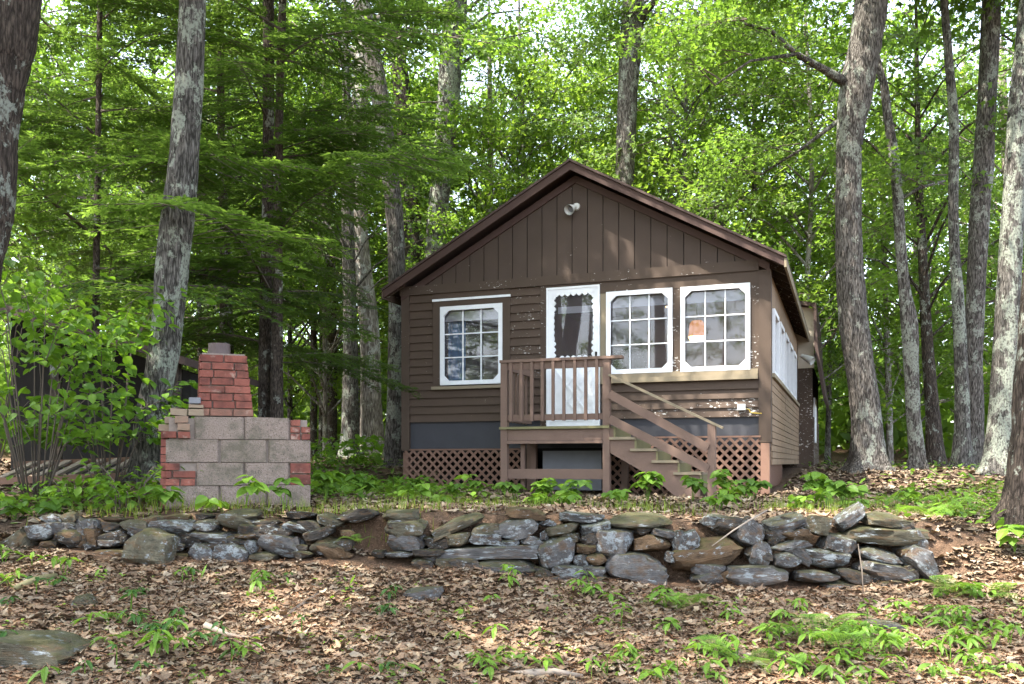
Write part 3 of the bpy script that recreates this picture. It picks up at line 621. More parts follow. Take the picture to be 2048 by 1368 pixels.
# room inside
MB().box((.1,.12,.86),(CW-.12,D-.1,.93)).build('room_floor', M['innerd'], cab)
MB().box((.1,.12,3.08),(CW-.12,D-.1,3.115)).build('room_ceiling', M['inner'], cab)
MB().box((.1,3.2,.93),(2.55,3.28,3.08)).box((3.3,3.2,.93),(CW-.12,3.28,3.08)).build('room_partition', M['inner'], cab)
MB().box((1.95,.3,.93),(2.0,3.2,3.08)).build('room_partition', M['inner'], cab)
# storm door with scalloped opening
u0, u1, z0, z1 = DR; sill = .98
def scal(u0, u1, z0, z1, n_u, n_z, am):
    p = []
    for i in range(n_u*6): t = i/(n_u*6); p.append((u0+(u1-u0)*t, z0+am*abs(math.sin(t*n_u*math.pi))*(1 if .12 < t < .88 else .3)))
    for i in range(n_z*6): t = i/(n_z*6); p.append((u1-am*abs(math.sin(t*n_z*math.pi))*(1.0 if t < .3 or t > .7 else .35), z0+(z1-z0)*t))
    for i in range(n_u*6): t = i/(n_u*6); p.append((u1+(u0-u1)*t, z1-am*abs(math.sin(t*n_u*math.pi))))
    for i in range(n_z*6): t = i/(n_z*6); p.append((u0+am*abs(math.sin(t*n_z*math.pi))*(1.0 if t < .3 or t > .7 else .35), z1+(z0-z1)*t))
    return p
g0, g1 = F(1109,650)[0], F(1189,650)[0]; h0, h1 = F(1148,716)[1], F(1148,588)[1]
inner_p = scal(g0, g1, h0, h1, 7, 11, .035); n = len(inner_p); cx, cz = (g0+g1)/2, (h0+h1)/2
outer_p = []
for x, z in inner_p:                          # cast to the door rectangle
    dx, dz = x-cx, z-cz; zlo, zhi = h0-.03, z1-.03
    t = min(((u1-.03-cx)/dx if dx > 1e-6 else (u0+.03-cx)/dx if dx < -1e-6 else 1e9), ((zhi-cz)/dz if dz > 1e-6 else (zlo-cz)/dz if dz < -1e-6 else 1e9)); outer_p.append((cx+dx*t, cz+dz*t))
m = MB(); V = [(x,-.05,z) for x,z in inner_p]+[(x,-.05,z) for x,z in outer_p]+[(x,-.025,z) for x,z in inner_p]
m.add(V, [(i,(i+1)%n,n+(i+1)%n,n+i) for i in range(n)]+[(i,2*n+i,2*n+(i+1)%n,(i+1)%n) for i in range(n)])
m.box((u0+.03,-.05,sill),(u1-.03,-.022,h0-.03))
door = m.build('storm_door', M['white'], cab)
MB().box((u0,-.062,sill),(u0+.03,-.02,z1)).box((u1-.03,-.062,sill),(u1,-.02,z1)).box((u0+.03,-.062,z1-.03),(u1-.03,-.02,z1)).build('door_frame', M['white'], door)
MB().box((g0-.03,-.02,h0-.03),(g1+.03,-.016,h1+.03)).build('pane', M['pane'], door)
pz0, pz1 = sill+.10, h0-.13; q0, q1 = u0+.11, u1-.11; pm = MB(); mc = ((q0+q1)/2, (pz0+pz1)/2)
for (a, b) in (((q0,pz0),(q1,pz1)),((q0,pz1),(q1,pz0)),((q0,pz0),(q1,pz0)),((q1,pz0),(q1,pz1)),((q1,pz1),(q0,pz1)),((q0,pz1),(q0,pz0))):
    pm.bar((a[0],-.054,a[1]),(b[0],-.054,b[1]),.016,.02)
for s_ in (.55,):
    hw, hh = (q1-q0)/2*s_, (pz1-pz0)/2*s_
    for a, b in (((-hw,0),(0,hh)),((0,hh),(hw,0)),((hw,0),(0,-hh)),((0,-hh),(-hw,0))): pm.bar((mc[0]+a[0],-.054,mc[1]+a[1]),(mc[0]+b[0],-.054,mc[1]+b[1]),.012,.014)
pm.build('cross_moulding', M['white'], door)
MB().box((u1-.06,-.09,h0-.02),(u1-.04,-.05,h0+.07)).build('handle', M['dark'], door)
MB().box((u0,-.09,sill-.05),(u1,0,sill-.003)).build('threshold', M['lampmetal'], cab)
MB().box((u0+.06,.10,1.0),(u1-.08,.13,h0+.06)).box((u0+.02,.10,1.0),(u0+.06,.13,z1)).box((u1-.08,.10,1.0),(u1-.02,.13,z1)).box((u0+.06,.10,h1-.28),(u1-.08,.13,z1)).build('inner_door', M['innerd'], cab)
MB().box((g0+.03,.085,h1-.27),(g1-.0,.095,h1-.17)).build('door_shade', M['shade'], cab)
# lamp on the gable, outlet box, flood lamp under the eave
def bell(nm, c, d, r0, L):
    d = Vector(d).normalized(); c = Vector(c); m = MB()
    prof = [(0,.35),(.15,.55),(.4,.72),(.75,.9),(1,1.0)]
    m.tube([c+d*L*t for t, _ in prof], [r0*q for _, q in prof], 14, cap=False); m.tube([c+d*L*t for t, _ in prof[::-1]], [r0*q*.9 for _, q in prof[::-1]], 14, cap=False)
    o = m.build(nm, M['lampmetal'], cab, True); MB().tube([c-d*.02,c+d*.02], [r0*.5,r0*.5], 12).build('lamp_cap', M['lampmetal'], o)
    MB().tube([c+d*L*.55,c+d*L*.57], [r0*.6,r0*.6], 12).build('bulb', M['grey'], o); return o
gu, gz = F(1150,420); o = bell('spotlight', (gu,-.08,gz+.02), (-.25,-1,-.55), .078, .15)
MB().tube([(gu+.03,-.02,gz+.04),(gu+.03,-.05,gz+.04)], [.06,.05], 14).build('mounting_plate', M['lampmetal'], o)
MB().tube([(gu+.03,-.03,gz+.04),(gu,-.09,gz+.03)], [.015,.015], 8).build('arm', M['lampmetal'], o)
bell('spotlight', (CW+.12,7.0,2.7), (.75,-.35,-.45), .09, .26)
bu, bz = F(1484,815); MB().box((bu-.055,-.085,bz-.04),(bu+.055,-.03,bz+.045)).build('outlet_box', M['lampmetal'], cab)
MB().tube([(bu+.05,-.05,bz-.02),(bu+.10,-.045,bz-.03),(bu+.12,-.045,bz-.075),(bu+.18,-.045,bz-.085),(bu+.27,-.05,bz-.09)], [.006]*5, 6).build('cable', M['yellow'], cab)
# lattice skirting
def lattice(u0, u1, z0, z1, y, name, axis_='u', per=.14, wd=.037):
    base = MB(); fr_ = MB()
    def pt(u, yy, z): return (u, yy, z) if axis_ == 'u' else (CW-yy-.02, u, z)
    q = [pt(u0,y-.012,z1-.0), pt(u1,y-.012,z1), pt(u1,y+.012,z1+.03), pt(u0,y+.012,z1+.03)]
    lo = [pt(u0,y-.014,z1), pt(u1,y-.014,z1), pt(u1,y+.016,z1), pt(u0,y+.016,z1)]; hi = [tuple((p[0],p[1],p[2]+.025)) for p in lo]
    base.add(lo+hi, [(0,3,2,1),(4,5,6,7),(0,1,5,4),(1,2,6,5),(2,3,7,6),(3,0,4,7)])
    root = base.build(name, M['lattice'], cab); H = z1-z0; k_ = int((u1-u0+H)/per)+1
    for dr in (1, -1):
        for i in range(k_):
            a = u0-H+i*per if dr > 0 else u0+i*per
            p = (a, z0); q2 = (a+dr*H, z1)
            def clipu(p, q2):
                (xa, za), (xb, zb) = p, q2
                ts = [0.0, 1.0]
                for lim, sg in ((u0,1),(u1,-1)):
                    fa, fb = (xa-lim)*sg, (xb-lim)*sg
                    if fa < 0 and fb < 0: return None
                    if fa < 0: ts[0] = max(ts[0], fa/(fa-fb))
                    elif fb < 0: ts[1] = min(ts[1], fa/(fa-fb))
                if ts[1]-ts[0] < .08: return None
                f = lambda t: (xa+(xb-xa)*t, za+(zb-za)*t)
                return f(ts[0]), f(ts[1])
            c_ = clipu(p, q2)
            if not c_: continue
            yy = y+(.004 if dr > 0 else -.006)
            MB().bar(pt(c_[0][0],yy,c_[0][1]), pt(c_[1][0],yy,c_[1][1]), .008 if axis_ == 'u' else .008, wd, up=(0,0,1)).build('lattice_slat', M['lattice'], root)
lattice(.06, 2.02, -.06, zs-.03, -.02, 'lattice_panel'); lattice(3.35, CW-.12, -.06, .80, -.05, 'lattice_panel')
lattice(.15, 2.6, .1, .52, -.005, 'lattice_panel', 'v', .09)
MB().box((0,.02,-.1),(.10,.12,zs-.02)).build('post', M['lattice'], cab); MB().box((CW-.12,-.07,-.1),(CW-.0,.08,zs+.05)).build('post', M['lattice'], cab)
MB().box((.1,1.2,-.1),(CW-.2,1.3,zs)).build('crawl_shade_panel', M['dark'], cab)  # near-black sheet standing in for the shade under the floor
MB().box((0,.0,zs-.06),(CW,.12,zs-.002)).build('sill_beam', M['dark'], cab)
# rear addition, wider to the right
RA = MB(); rv0, rv1 = D+.02, D+4.2
RA.box((3.3,rv0,.2),(CW+.3,rv1,2.6)); ra = RA.build('rear_addition', M['brown'], cab)
pu, pz = F(1631,612,rv0-.03); qu, qz = F(1652,797,rv0-.25)
MB().prism([(CW-1.2,2.5),(pu-.03,2.5),(pu-.03,pz-.05),(CW-1.2,pz+.25)], rv0-.03, rv0+.1).build('plywood_panel', M['pale'], ra)
mu, mz = F(1633,690,rv0-.25)
MB().prism([(CW-1.2,pz+.36),(pu+.02,pz+.03),(mu+.02,mz),(qu,qz),(qu-.05,qz-.03),(mu-.05,mz-.04),(pu-.04,pz-.04),(CW-1.2,pz+.28)], rv0-.25, rv1+.3).build('roof', M['roof'], ra)
MB().box((CW+.29,rv0+.6,.9),(CW+.34,rv0+1.5,1.9)).build('window', M['white'], ra)
for i in range(12): MB().box((CW+.3,rv0-.01,.25+i*.1),(CW+.325,rv0+3.9,.342+i*.1)).build('siding_board', M['brown'], ra)

# things hanging inside the windows
def world(u, v, z): q = C0+CU*u+CV*v; return (q.x, q.y, CB+z)
def curtain(u0, u1, z0, z1, v, lb):
    n = 24; V = []; Fc = []
    for i in range(n+1):
        t = i/n; yy = .035*math.sin(t*(u1-u0)*55); V += [((u1-u0)*t, yy, 0), ((u1-u0)*t, yy*.7, z1-z0)]
    for i in range(n): Fc.append((2*i,2*i+2,2*i+3,2*i+1))
    for i, (x, y, z) in enumerate(list(V)): V.append((x, y+.006, z))
    k_ = 2*n+2; Fc += [(a+k_, d_+k_, c_+k_, b+k_) for a, b, c_, d_ in Fc]
    o = MB().add(V, Fc).build('curtain', M['blue'], None, True); o.location = world(u0, v, z0); o.rotation_euler = (0,0,-YAW); tag(o, lb, 'curtain')
curtain(LW[0]+.03, LW[0]+.34, LW[2]-.05, LW[3]+.02, .2, 'blue curtain behind the left side of the single left window')
curtain(LW[1]-.14, LW[1]-.02, LW[2]-.05, LW[3]+.02, .2, 'narrow blue curtain behind the right side of the single left window')
def pendant(px, py, v, lb, s_=1.0):
    u, z = F(px, py, v); t = thing('pendant_lamp', lb, 'lamp', world(u, v, z)); top = 3.08-z
    MB().tube([(0,0,.16*s_),(0,0,top)], [.006,.006], 6).build('cord', M['dark'], t)
    m = MB(); m.tube([(0,0,.02),(0,0,.08*s_),(0,0,.22*s_),(0,0,.27*s_)], [.14*s_,.13*s_,.115*s_,.08*s_], 16, cap=False); m.build('lamp_shade', M['amber'], t, True)
    m = MB(); m.tube([(0,0,.02),(0,0,-.03*s_),(0,0,-.06*s_)], [.13*s_,.11*s_,.04*s_], 16); m.build('bulb', M['glow'], t, True)
pendant(1394, 676, 1.3, 'lit amber pendant lamp hanging behind the right front window'); pendant(1335, 608, 2.2, 'lit round lamp near the ceiling behind the middle front window', .8)
t = thing('cabinet', 'dark upright cabinet standing inside behind the right front window', 'cabinet', world(4.55, 2.7, .93)); MB().box((0,0,0),(.5,.4,1.0)).box((-.02,-.02,1.0),(.52,.42,1.03)).build('body', M['innerd'], t); MB().box((.02,-.02,.05),(.24,0,.95)).build('door', M['innerd'], t); MB().box((.26,-.02,.05),(.48,0,.95)).build('door', M['innerd'], t)
t = thing('table', 'low dark table inside behind the middle front window', 'table', world(3.55, 1.6, .93)); MB().box((0,0,.68),(.95,.6,.72)).build('table_top', M['innerd'], t)
for a, b in ((.04,.04),(.86,.04),(.04,.51),(.86,.51)): MB().box((a,b,0),(a+.05,b+.05,.68)).build('leg', M['innerd'], t)

# ------------------------------------------------------------------ porch and steps
VF = -1.22; por = thing('porch_steps', 'small brown wooden porch with railing and steps down to the right', 'porch', (C0.x, C0.y, CB), -YAW); por.location = world(0,0,0)
pa, pb = F(1001,850,VF)[0], F(1219,850,VF)[0]; dz = .945; pw = .095; rt = F(1110,719,VF)[1]
def part(nm, a, b, mt='deck', col=None): return MB().box(a, b).build(nm, M[mt], por, col=col)
for uu in (pa, pb-pw): part('post', (uu,VF,-.12), (uu+pw,VF+.09,rt-.02))
for uu in (pa+.01, pb-pw): part('post', (uu,-.16,-.1), (uu+.09,-.07,dz-.16))
part('top_rail', (pa-.01,VF-.02,rt-.018), (pb+.17,VF+.115,rt+.02))
part('rail', (pa+pw,VF+.02,rt-.12), (pb-pw,VF+.058,rt-.02)); zb0, zb1 = F(1110,840,VF)[1], F(1110,828,VF)[1]
part('rail', (pa+pw,VF+.025,zb0), (pb-pw,VF+.06,zb1))
for i in range(9):
    u = pa+pw+.06+i*(pb-pa-2*pw-.14)/8; part('baluster', (u-.02,VF-.016,zb0-.01), (u+.02,VF+.02,rt-.022))
part('rail', (pa+.02,VF+.09,rt-.11), (pa+.06,-.07,rt-.02)); part('rail', (pa+.025,VF+.09,zb0), (pa+.06,-.07,zb1))
for i in range(7): v = VF+.2+i*.14; part('baluster', (pa-.005,v-.02,zb0-.01), (pa+.022,v+.02,rt-.03))
nd = 9; dw = (abs(VF)-.08)/nd
for i in range(nd): part('deck_board', (pa-.01,VF-.03+i*dw,dz-.035), (pb+.0,VF-.03+(i+1)*dw-.01,dz), 'mosswood')
part('rim_joist', (pa+pw,VF+.02,dz-.19), (pb-pw,VF+.058,dz-.04)); part('rim_joist', (pa+pw,VF-.015,dz-.235), (pb-pw,VF+.05,dz-.195))
part('joist', (pa+.02,VF+.09,dz-.19), (pa+.06,-.07,dz-.04)); part('joist', (pb-.08,VF+.09,dz-.19), (pb-.04,-.07,dz-.04))
za, zb_ = F(1110,958,VF)[1], F(1110,938,VF)[1]; part('cross_board', (pa+pw,VF+.03,za), (pb-pw,VF+.068,zb_))
ga, gb = F(1082,910,-.5)[0], F(1200,910,-.5)[0]; part('backing_panel', (ga,-.42,.05), (gb,-.40,.62), 'grey')
part('post', (ga-.16,-.5,-.1), (ga-.08,-.42,dz-.2)); part('post', (F(1045,900,VF+.15)[0]-.03,VF+.15,.1),(F(1045,900,VF+.15)[0]+.03,VF+.2,dz-.2))
# steps
run, rise, ns = .285, .155, 4; SW = .95
for i in range(ns):
    u = pb+.06+i*run; z = dz-(i+1)*rise
    part('tread', (u-.06,VF-.02,z-.035), (u+run+.015,VF+SW,z), 'rawwood'); part('riser', (u-.005,VF+.0,z+.002), (u+.02,VF+SW-.02,z+rise-.037), 'mosswood')
u = pb+.06+ns*run; part('riser', (u-.005,VF+.0,dz-5*rise-.05), (u+.02,VF+SW-.02,dz-ns*rise-.037), 'mosswood')
for v in (VF+.02, VF+SW-.06):
    pl = [(pb-.0,dz-.04)]
    for i in range(ns): pl += [(pb+.055+i*run, dz-.04-i*rise), (pb+.055+i*run, dz-.037-(i+1)*rise)]
    pl += [(pb+.055+ns*run, dz-.037-ns*rise), (pb+.055+ns*run, -.1), (pb+.98, -.08), (pb+.6, .24), (pb, .58)]
    MB().prism(pl, v, v+.035).build('stringer', M['deck'], por)
ea, eb = F(1415,900,VF)[0], F(1431,900,VF)[0]; ez = F(1423,848,VF)[1]; part('post', (ea,VF-.005,-.12), (eb,VF+.085,ez))
def rl(p0, p1, wd, ht, mt, v, nm='hand_rail'):
    a, b = F(*p0, v), F(*p1, v); MB().bar((a[0],v,a[1]),(b[0],v,b[1]), wd, ht).build(nm, M[mt], por)
rl((1219,750),(1446,856), .11, .03, 'rawwood', VF+.04); rl((1219,788),(1416,896), .035, .11, 'deck', VF-.025, 'rail'); rl((1219,838),(1416,938), .035, .11, 'deck', VF-.025, 'rail')

# ------------------------------------------------------------------ block fireplace
FA = R(20); FU = Vector((math.cos(FA), math.sin(FA))); FO = P(330,1010,7.6); FZ = 1.20
fp = thing('fireplace', 'old outdoor fireplace of concrete blocks and red brick beside the lichen-covered tree', 'fireplace', (FO.x, FO.y, FZ), FA)
def blk(nm, t0, t1, z0, z1, y0=0, y1=.2, mt='block', tilt=0, col=(1,1,1,1)):
    m = MB(); j = lambda: rnd.uniform(-.006,.006)
    a = (t0+.004,y0+j(),z0+.004); b = (t1-.004,y1,z1-.004); x0,y0_,z0_ = a; x1,y1_,z1_ = b; bv = .012 if mt == 'block' else .006
    c = []
    for z in (z0_, z1_):
        for x, y in ((x0+bv,y0_),(x1-bv,y0_),(x1,y0_+bv),(x1,y1_),(x0,y1_),(x0,y0_+bv)): c.append((x+j()*.5, y+j()*.5, z+j()*.5))
    m.add(c, [(5,4,3,2,1,0),(6,7,8,9,10,11)]+[(i,(i+1)%6,(i+1)%6+6,i+6) for i in range(6)])
    o = m.build(nm, M[mt], fp, col=col)
    if tilt: o.rotation_euler = (0, tilt, 0); cx_, cz_ = (t0+t1)/2, (z0+z1)/2; o.location = Vector((cx_,0,cz_))-Euler((0,tilt,0)).to_matrix() @ Vector((cx_,0,cz_))
    return o
def T_(cx): return (cx-300)/1005*1.22
zr = [0,.2,.4,.6,.8]
MB().box((.03,.03,-.15),(1.19,.75,.78)).build('mortar_core', M['mortar'], fp)
for a, b in ((300,665),(667,992),(994,1305)): blk('concrete_block', T_(a), T_(b), 0, .2)
blk('concrete_block', T_(300), T_(1305), -.2, -.004, .01, .4)
for a, b in ((507,832),(834,1152)): blk('concrete_block', T_(a), T_(b), .2, .4)
for i in range(3):
    a0 = .2+i*.0667
    blk('brick', T_(300), T_(398 if i % 2 == 0 else 345), a0, a0+.063, mt='brick'); blk('brick', T_(400 if i % 2 == 0 else 347), T_(503), a0, a0+.063, 0 if i != 2 else .06, .2, 'brick')
for i in range(2): blk('brick', T_(1155), T_(1305), .2+i*.1, .298+i*.1, mt='brick')
for a, b in ((300,660),(672,993),(997,1305)): blk('concrete_block', T_(a), T_(b), .4, .6)
blk('concrete_block', T_(492), T_(832), .6, .8); blk('concrete_block', T_(834), T_(1152), .6, .8)
for i, (a, b) in enumerate(((1155,1232),(1155,1230),(1155,1230))): blk('brick', T_(a), T_(b), .6+i*.062, .66+i*.062, mt='brick')
for i in range(2): blk('brick', T_(1234), T_(1303), .6+i*.062, .66+i*.062, mt='brick')
blk('brick', T_(283), T_(380), .605, .667, -.01, .2, 'brick'); blk('brick', T_(383), T_(470), .605, .667, -.03, .15, 'brick')
blk('brick', T_(378), T_(468), .67, .735, -.035, .14, 'brick', .03, (1,1,1,.25)); blk('brick', T_(360), T_(458), .738, .80, -.02, .15, 'brick', -.03, (1,1,1,.35))
blk('brick', T_(250), T_(340), .668, .73, .1, .3, 'brick', .05, (1,1,1,.1)); blk('brick', T_(290), T_(355), .735, .80, .12, .3, 'brick', 0, (1,1,1,.05))
blk('brick', T_(330), T_(450), .803, .868, .08, .28, 'brick', .06, (1,1,1,0)); blk('brick', T_(450), T_(560), .803, .868, .06, .26, 'brick', -.02, (1,1,1,.0)); blk('brick', T_(455), T_(560), .87, .905, .06, .26, 'brick', 0, (1,1,1,.05)); blk('slate_brick', T_(455), T_(540), .908, .965, .06, .24, 'grey')
for i in range(12):                             # brick face on the left end
    z = .0+i*.0667; o = .0 if i % 2 else -.05
    for a, b in ((.01,.2+o),(.205+o,.41+o),(.415+o,.62+o),(.625+o,.78)):
        if z < .62: MB().box((-.035+rnd.uniform(-.005,.005),a+.003,z+.004),(.02,b-.003,z+.064)).build('brick', M['brick'], fp)
sc0 = T_(583)-.065; sw0 = .40; nC = 8; z0 = .806; sy = .10
MB().box((sc0+.02,sy+.02,z0),(sc0+sw0-.02,sy+.42,z0+nC*.0675)).build('mortar_core', M['mortar'], fp)
for i in range(nC):
    z = z0+i*.0675; fl = (nC-1-i)*.0055; a, b = sc0-fl*.4, sc0+sw0+fl*1.4
    sp = [a,(a+b)/2,b] if i in (7,3) else [a,a+.12,a+.31,b] if i % 2 else [a,a+.10,a+.29,b]
    for p, q in zip(sp, sp[1:]): blk('brick', p, q, z, z+.066, sy-fl*.5+rnd.uniform(-.004,.004), sy+.09, 'brick', 0, (1,1,1,1 if i else .7))
    yy = [sy+.092,sy+.29,sy+.44] if i % 2 else [sy+.092,sy+.20,sy+.40]
    for p, q in zip(yy, yy[1:]):
        MB().box((a-.002,p+.003,z+.003),(a+.09,q-.003,z+.062)).build('brick', M['brick'], fp); MB().box((b-.09,p+.003,z+.003),(b+.002,q-.003,z+.062)).build('brick', M['brick'], fp)
m = MB(); fc = (sc0+.17, sy+.22); zt_ = z0+nC*.0675; prof = [(0,.098),(.115,.094)]
m.tube([(fc[0],fc[1],zt_-.02),(fc[0],fc[1],zt_+.12)], [.097,.095], 20, cap=False); m.tube([(fc[0],fc[1],zt_+.12),(fc[0],fc[1],zt_-.02)], [.078,.08], 20, cap=False)
o = len(m.v); m.f += [(20+k_, 20+(k_+1)%20, 40+(k_+1)%20, 40+k_) for k_ in range(20)]; m.build('flue', M['flue'], fp, False)
MB().box((sc0+.02,sy+.02,zt_),(sc0+sw0-.02,sy+.42,zt_+.012)).build('mortar_cap', M['mortar'], fp)

# ------------------------------------------------------------------ stone wall
def stone_mesh(seed):
    r = random.Random(seed); n = 6; V = {}; Fc = []; idx = []
    planes = [(Vector((r.gauss(0,1), r.gauss(0,.5), r.gauss(0,1))).normalized(), r.uniform(.86,1.2)) for _ in range(16)]
    ph = [r.uniform(0,6) for _ in range(6)]
    def vid(p):
        k_ = tuple(round(c_,4) for c_ in p)
        if k_ in V: return V[k_]
        q = Vector(p); s_ = q.normalized(); q = q*.93+s_*.09
        for nn, d_ in planes:
            e = q.dot(nn)-d_
            if e > 0: q -= nn*e*.85
        q *= 1+.045*math.sin(q.x*5+ph[0])*math.sin(q.z*6+ph[1])+.03*math.sin(q.y*9+ph[2]+q.x*7)+.02*math.sin(q.z*15+ph[3])
        V[k_] = len(idx); idx.append(tuple(q)); return V[k_]
    for ax in range(3):
        for sg in (-1,1):
            for i in range(n):
                for j in range(n):
                    def pt(a, b):
                        c_ = [0,0,0]; c_[ax] = sg; c_[(ax+1)%3] = -1+2*a/n; c_[(ax+2)%3] = -1+2*b/n; return vid(c_)
                    f = [pt(i,j),pt(i+1,j),pt(i+1,j+1),pt(i,j+1)]; Fc.append(tuple(f if sg > 0 else f[::-1]))
    V3 = np.array(idx); V3 /= np.abs(V3).max(0)
    me = bpy.data.meshes.new('stone'); me.from_pydata([tuple(v) for v in V3], [], Fc); me.update(); me.polygons.foreach_set('use_smooth', [True]*len(me.polygons)); me.materials.append(M['stone']); me.set_sharp_from_angle(angle=R(20)); return me
ST = [stone_mesh(300+i) for i in range(16)]
TINT = {'g':(.125,.125,.128,.25),'l':(.12,.12,.123,.58),'b':(.165,.115,.075,.2),'m':(.125,.118,.088,.22),'d':(.07,.065,.06,.25)}  # greys lean slightly blue, painting in the sky tint of shade
S6 = [(285,235,140,60,5,'l'),(235,305,195,100,-3,'l'),(390,222,90,60,0,'m'),(60,390,230,130,-35,'m'),(405,345,175,110,5,'d'),(410,275,110,45,0,'l'),(525,265,105,70,0,'l'),(530,330,95,100,0,'b'),(635,280,130,55,0,'d'),(640,330,100,50,0,'l'),(630,375,120,45,0,'l'),(270,380,95,45,0,'b'),(785,275,165,75,0,'m'),
 (640,238,140,35,0,'b'),(1010,272,250,80,3,'l'),(1200,270,140,75,0,'l'),(1375,255,220,90,0,'m'),(1170,218,110,35,0,'d'),(1390,205,200,40,0,'m'),(1000,360,110,70,10,'l'),(1220,340,280,55,0,'l'),(1440,330,160,45,-8,'b'),(1170,430,140,120,20,'l'),(1340,440,210,130,5,'l'),(1470,395,75,75,30,'l'),(1400,370,90,25,0,'l'),(1570,300,130,55,-5,'l'),(1555,255,150,40,0,'d'),
 (1750,280,190,60,5,'l'),(1640,395,260,120,10,'l'),(1860,315,180,70,-15,'d'),(1530,455,150,60,0,'m'),(1750,215,200,45,0,'d'),(1930,240,150,60,15,'m'),(1930,390,230,70,-3,'m'),(1900,430,110,30,0,'l'),(2030,320,80,45,0,'b'),(1040,470,110,70,0,'b'),(700,350,50,45,0,'d'),(640,435,180,50,0,'b'),(500,395,70,35,0,'l'),(260,418,100,30,0,'d'),(1080,325,120,30,0,'d'),(940,325,120,50,15,'d'),(1000,410,90,30,0,'l'),(880,235,120,40,0,'m'),(1010,225,140,35,0,'b'),(1760,440,120,40,0,'d')]
S7 = [(85,215,230,75,-12,'d'),(340,215,220,60,0,'m'),(380,285,240,100,0,'m'),(375,380,230,95,0,'g'),(680,270,330,75,-22,'m'),(850,290,160,60,-8,'m'),(695,350,140,80,-5,'m'),(1040,290,265,110,-10,'l'),(850,350,185,70,3,'l'),(995,375,115,45,0,'l'),(1125,365,130,60,0,'l'),(1215,258,95,40,0,'l'),(1085,200,230,65,0,'b'),(1310,295,190,65,-10,'m'),(1425,225,260,60,5,'l'),(1500,290,170,75,-8,'l'),
 (1275,420,230,170,-15,'l'),(1605,362,235,170,10,'l'),(1760,250,390,65,2,'m'),(1840,380,215,95,0,'b'),(1905,312,140,50,12,'g'),(1740,525,360,170,3,'g'),(870,430,590,80,2,'l'),(970,530,370,110,3,'g'),(1330,535,190,65,3,'l'),(1490,540,140,55,0,'g'),(1505,588,140,40,0,'g'),(1440,410,110,60,0,'b'),(1500,470,130,70,0,'b'),(1420,480,90,80,0,'l'),(620,490,140,60,0,'m'),(340,445,160,40,0,'l'),(480,490,130,50,0,'d'),
 (720,500,180,70,0,'d'),(2010,370,120,140,-20,'l'),(30,310,70,30,0,'b'),(30,380,90,60,0,'d'),(1200,330,50,60,0,'l'),(1350,340,110,50,0,'m'),(1455,355,100,50,0,'d'),(1785,300,110,45,0,'d'),(1945,460,70,70,0,'l'),(1330,580,190,30,0,'g'),(1180,560,80,60,0,'m'),(520,435,200,50,0,'d'),(215,440,90,40,0,'d')]
S8 = [(270,250,180,80,5,'l'),(355,270,130,70,-30,'b'),(450,315,165,150,40,'l'),(80,370,170,110,-25,'l'),(210,450,430,190,-10,'b'),(525,440,120,150,15,'l'),(670,270,220,80,-18,'l'),(845,270,150,110,5,'m'),(720,330,190,70,5,'b'),(700,395,250,70,-3,'l'),(660,470,145,85,0,'l'),(490,570,370,120,0,'g'),(210,590,180,65,0,'g'),(915,475,270,110,3,'l'),(995,380,190,105,18,'l'),(1065,215,190,80,-38,'l'),
 (1250,235,230,75,5,'m'),(1260,330,490,100,2,'m'),(1440,345,120,110,0,'l'),(1235,455,260,90,15,'l'),(1265,540,310,100,12,'g'),(1455,480,240,130,35,'l'),(840,575,240,75,5,'g'),(1060,570,190,75,12,'d'),(1000,625,200,45,0,'g'),(1280,615,180,60,5,'d'),(590,360,60,60,0,'d'),(890,235,110,40,0,'b'),(1370,430,60,60,0,'b')]
wo = P(1024,1100,6.75); wall = thing('stone_wall', 'low dry-laid retaining wall of lichen-spotted field stones across the foreground', 'wall', (0, 6.75, Z(0,6.6)))
WB = wall.location.copy(); si = 0
for x0, lst in ((0,S6),(680,S7),(1348,S8)):
    for cx_, cy_, w_, h_, an, tt in lst:
        px, py = x0+cx_/2.926, 960+cy_/2.926; f = (py-1020)/150; Yf = 6.93-.22*f
        dp = min(.38, max(.16, w_/2.926/FPX*Yf*1.1)); small = w_*h_ < 5000
        q = P(px, py, Yf); q.y += dp*.42+(.03 if small else 0)+rnd.uniform(-.02,.02); si += 1
        tf = rnd.uniform(.7,1.15); col = tuple(c_*tf for c_ in TINT[tt][:3])+(TINT[tt][3]*rnd.uniform(.6,1.1),)
        sx_, sz_ = w_/2.926/FPX*Yf/2*1.06, h_/2.926/FPX*Yf/2*1.1
        o = link('stone', ST[rnd.randrange(16)], None, wall, col, q-WB, (rnd.uniform(-.12,.12), R(an+rnd.uniform(-3,3)), rnd.uniform(-.12,.12)), (sx_*rnd.choice((-1,1)) if False else sx_, dp/2, sz_))
for i in range(60):                               # rubble filling behind the face stones
    px = rnd.choice((rnd.uniform(60,680),rnd.uniform(790,1840))); py = rnd.uniform(1045,1095+min(70,max(0,(px-500)*.09))); Yf = 7.02-.2*(py-1020)/150
    q = P(px, py, Yf); s_ = rnd.uniform(.05,.11); tt = rnd.choice('gddb')
    link('stone', ST[rnd.randrange(16)], None, wall, TINT[tt][:3]+(.2,), q-WB, (rnd.uniform(-.4,.4), rnd.uniform(-.4,.4), rnd.uniform(-.4,.4)), (s_*1.3, s_, s_*.6))
def boulder(lb, px, py, Y, w_, h_, dp, an, tt, sink=.0, i=0, nm='boulder', tiltx=0):
    q = P(px, py, Y); o = link(nm, ST[i], None, None, TINT[tt], q+Vector((0,dp*.3,-sink)), (tiltx, R(an), rnd.uniform(-.2,.2)), (w_/FPX*Y/2, dp/2, h_/FPX*Y/2)); return tag(o, lb, 'rock')
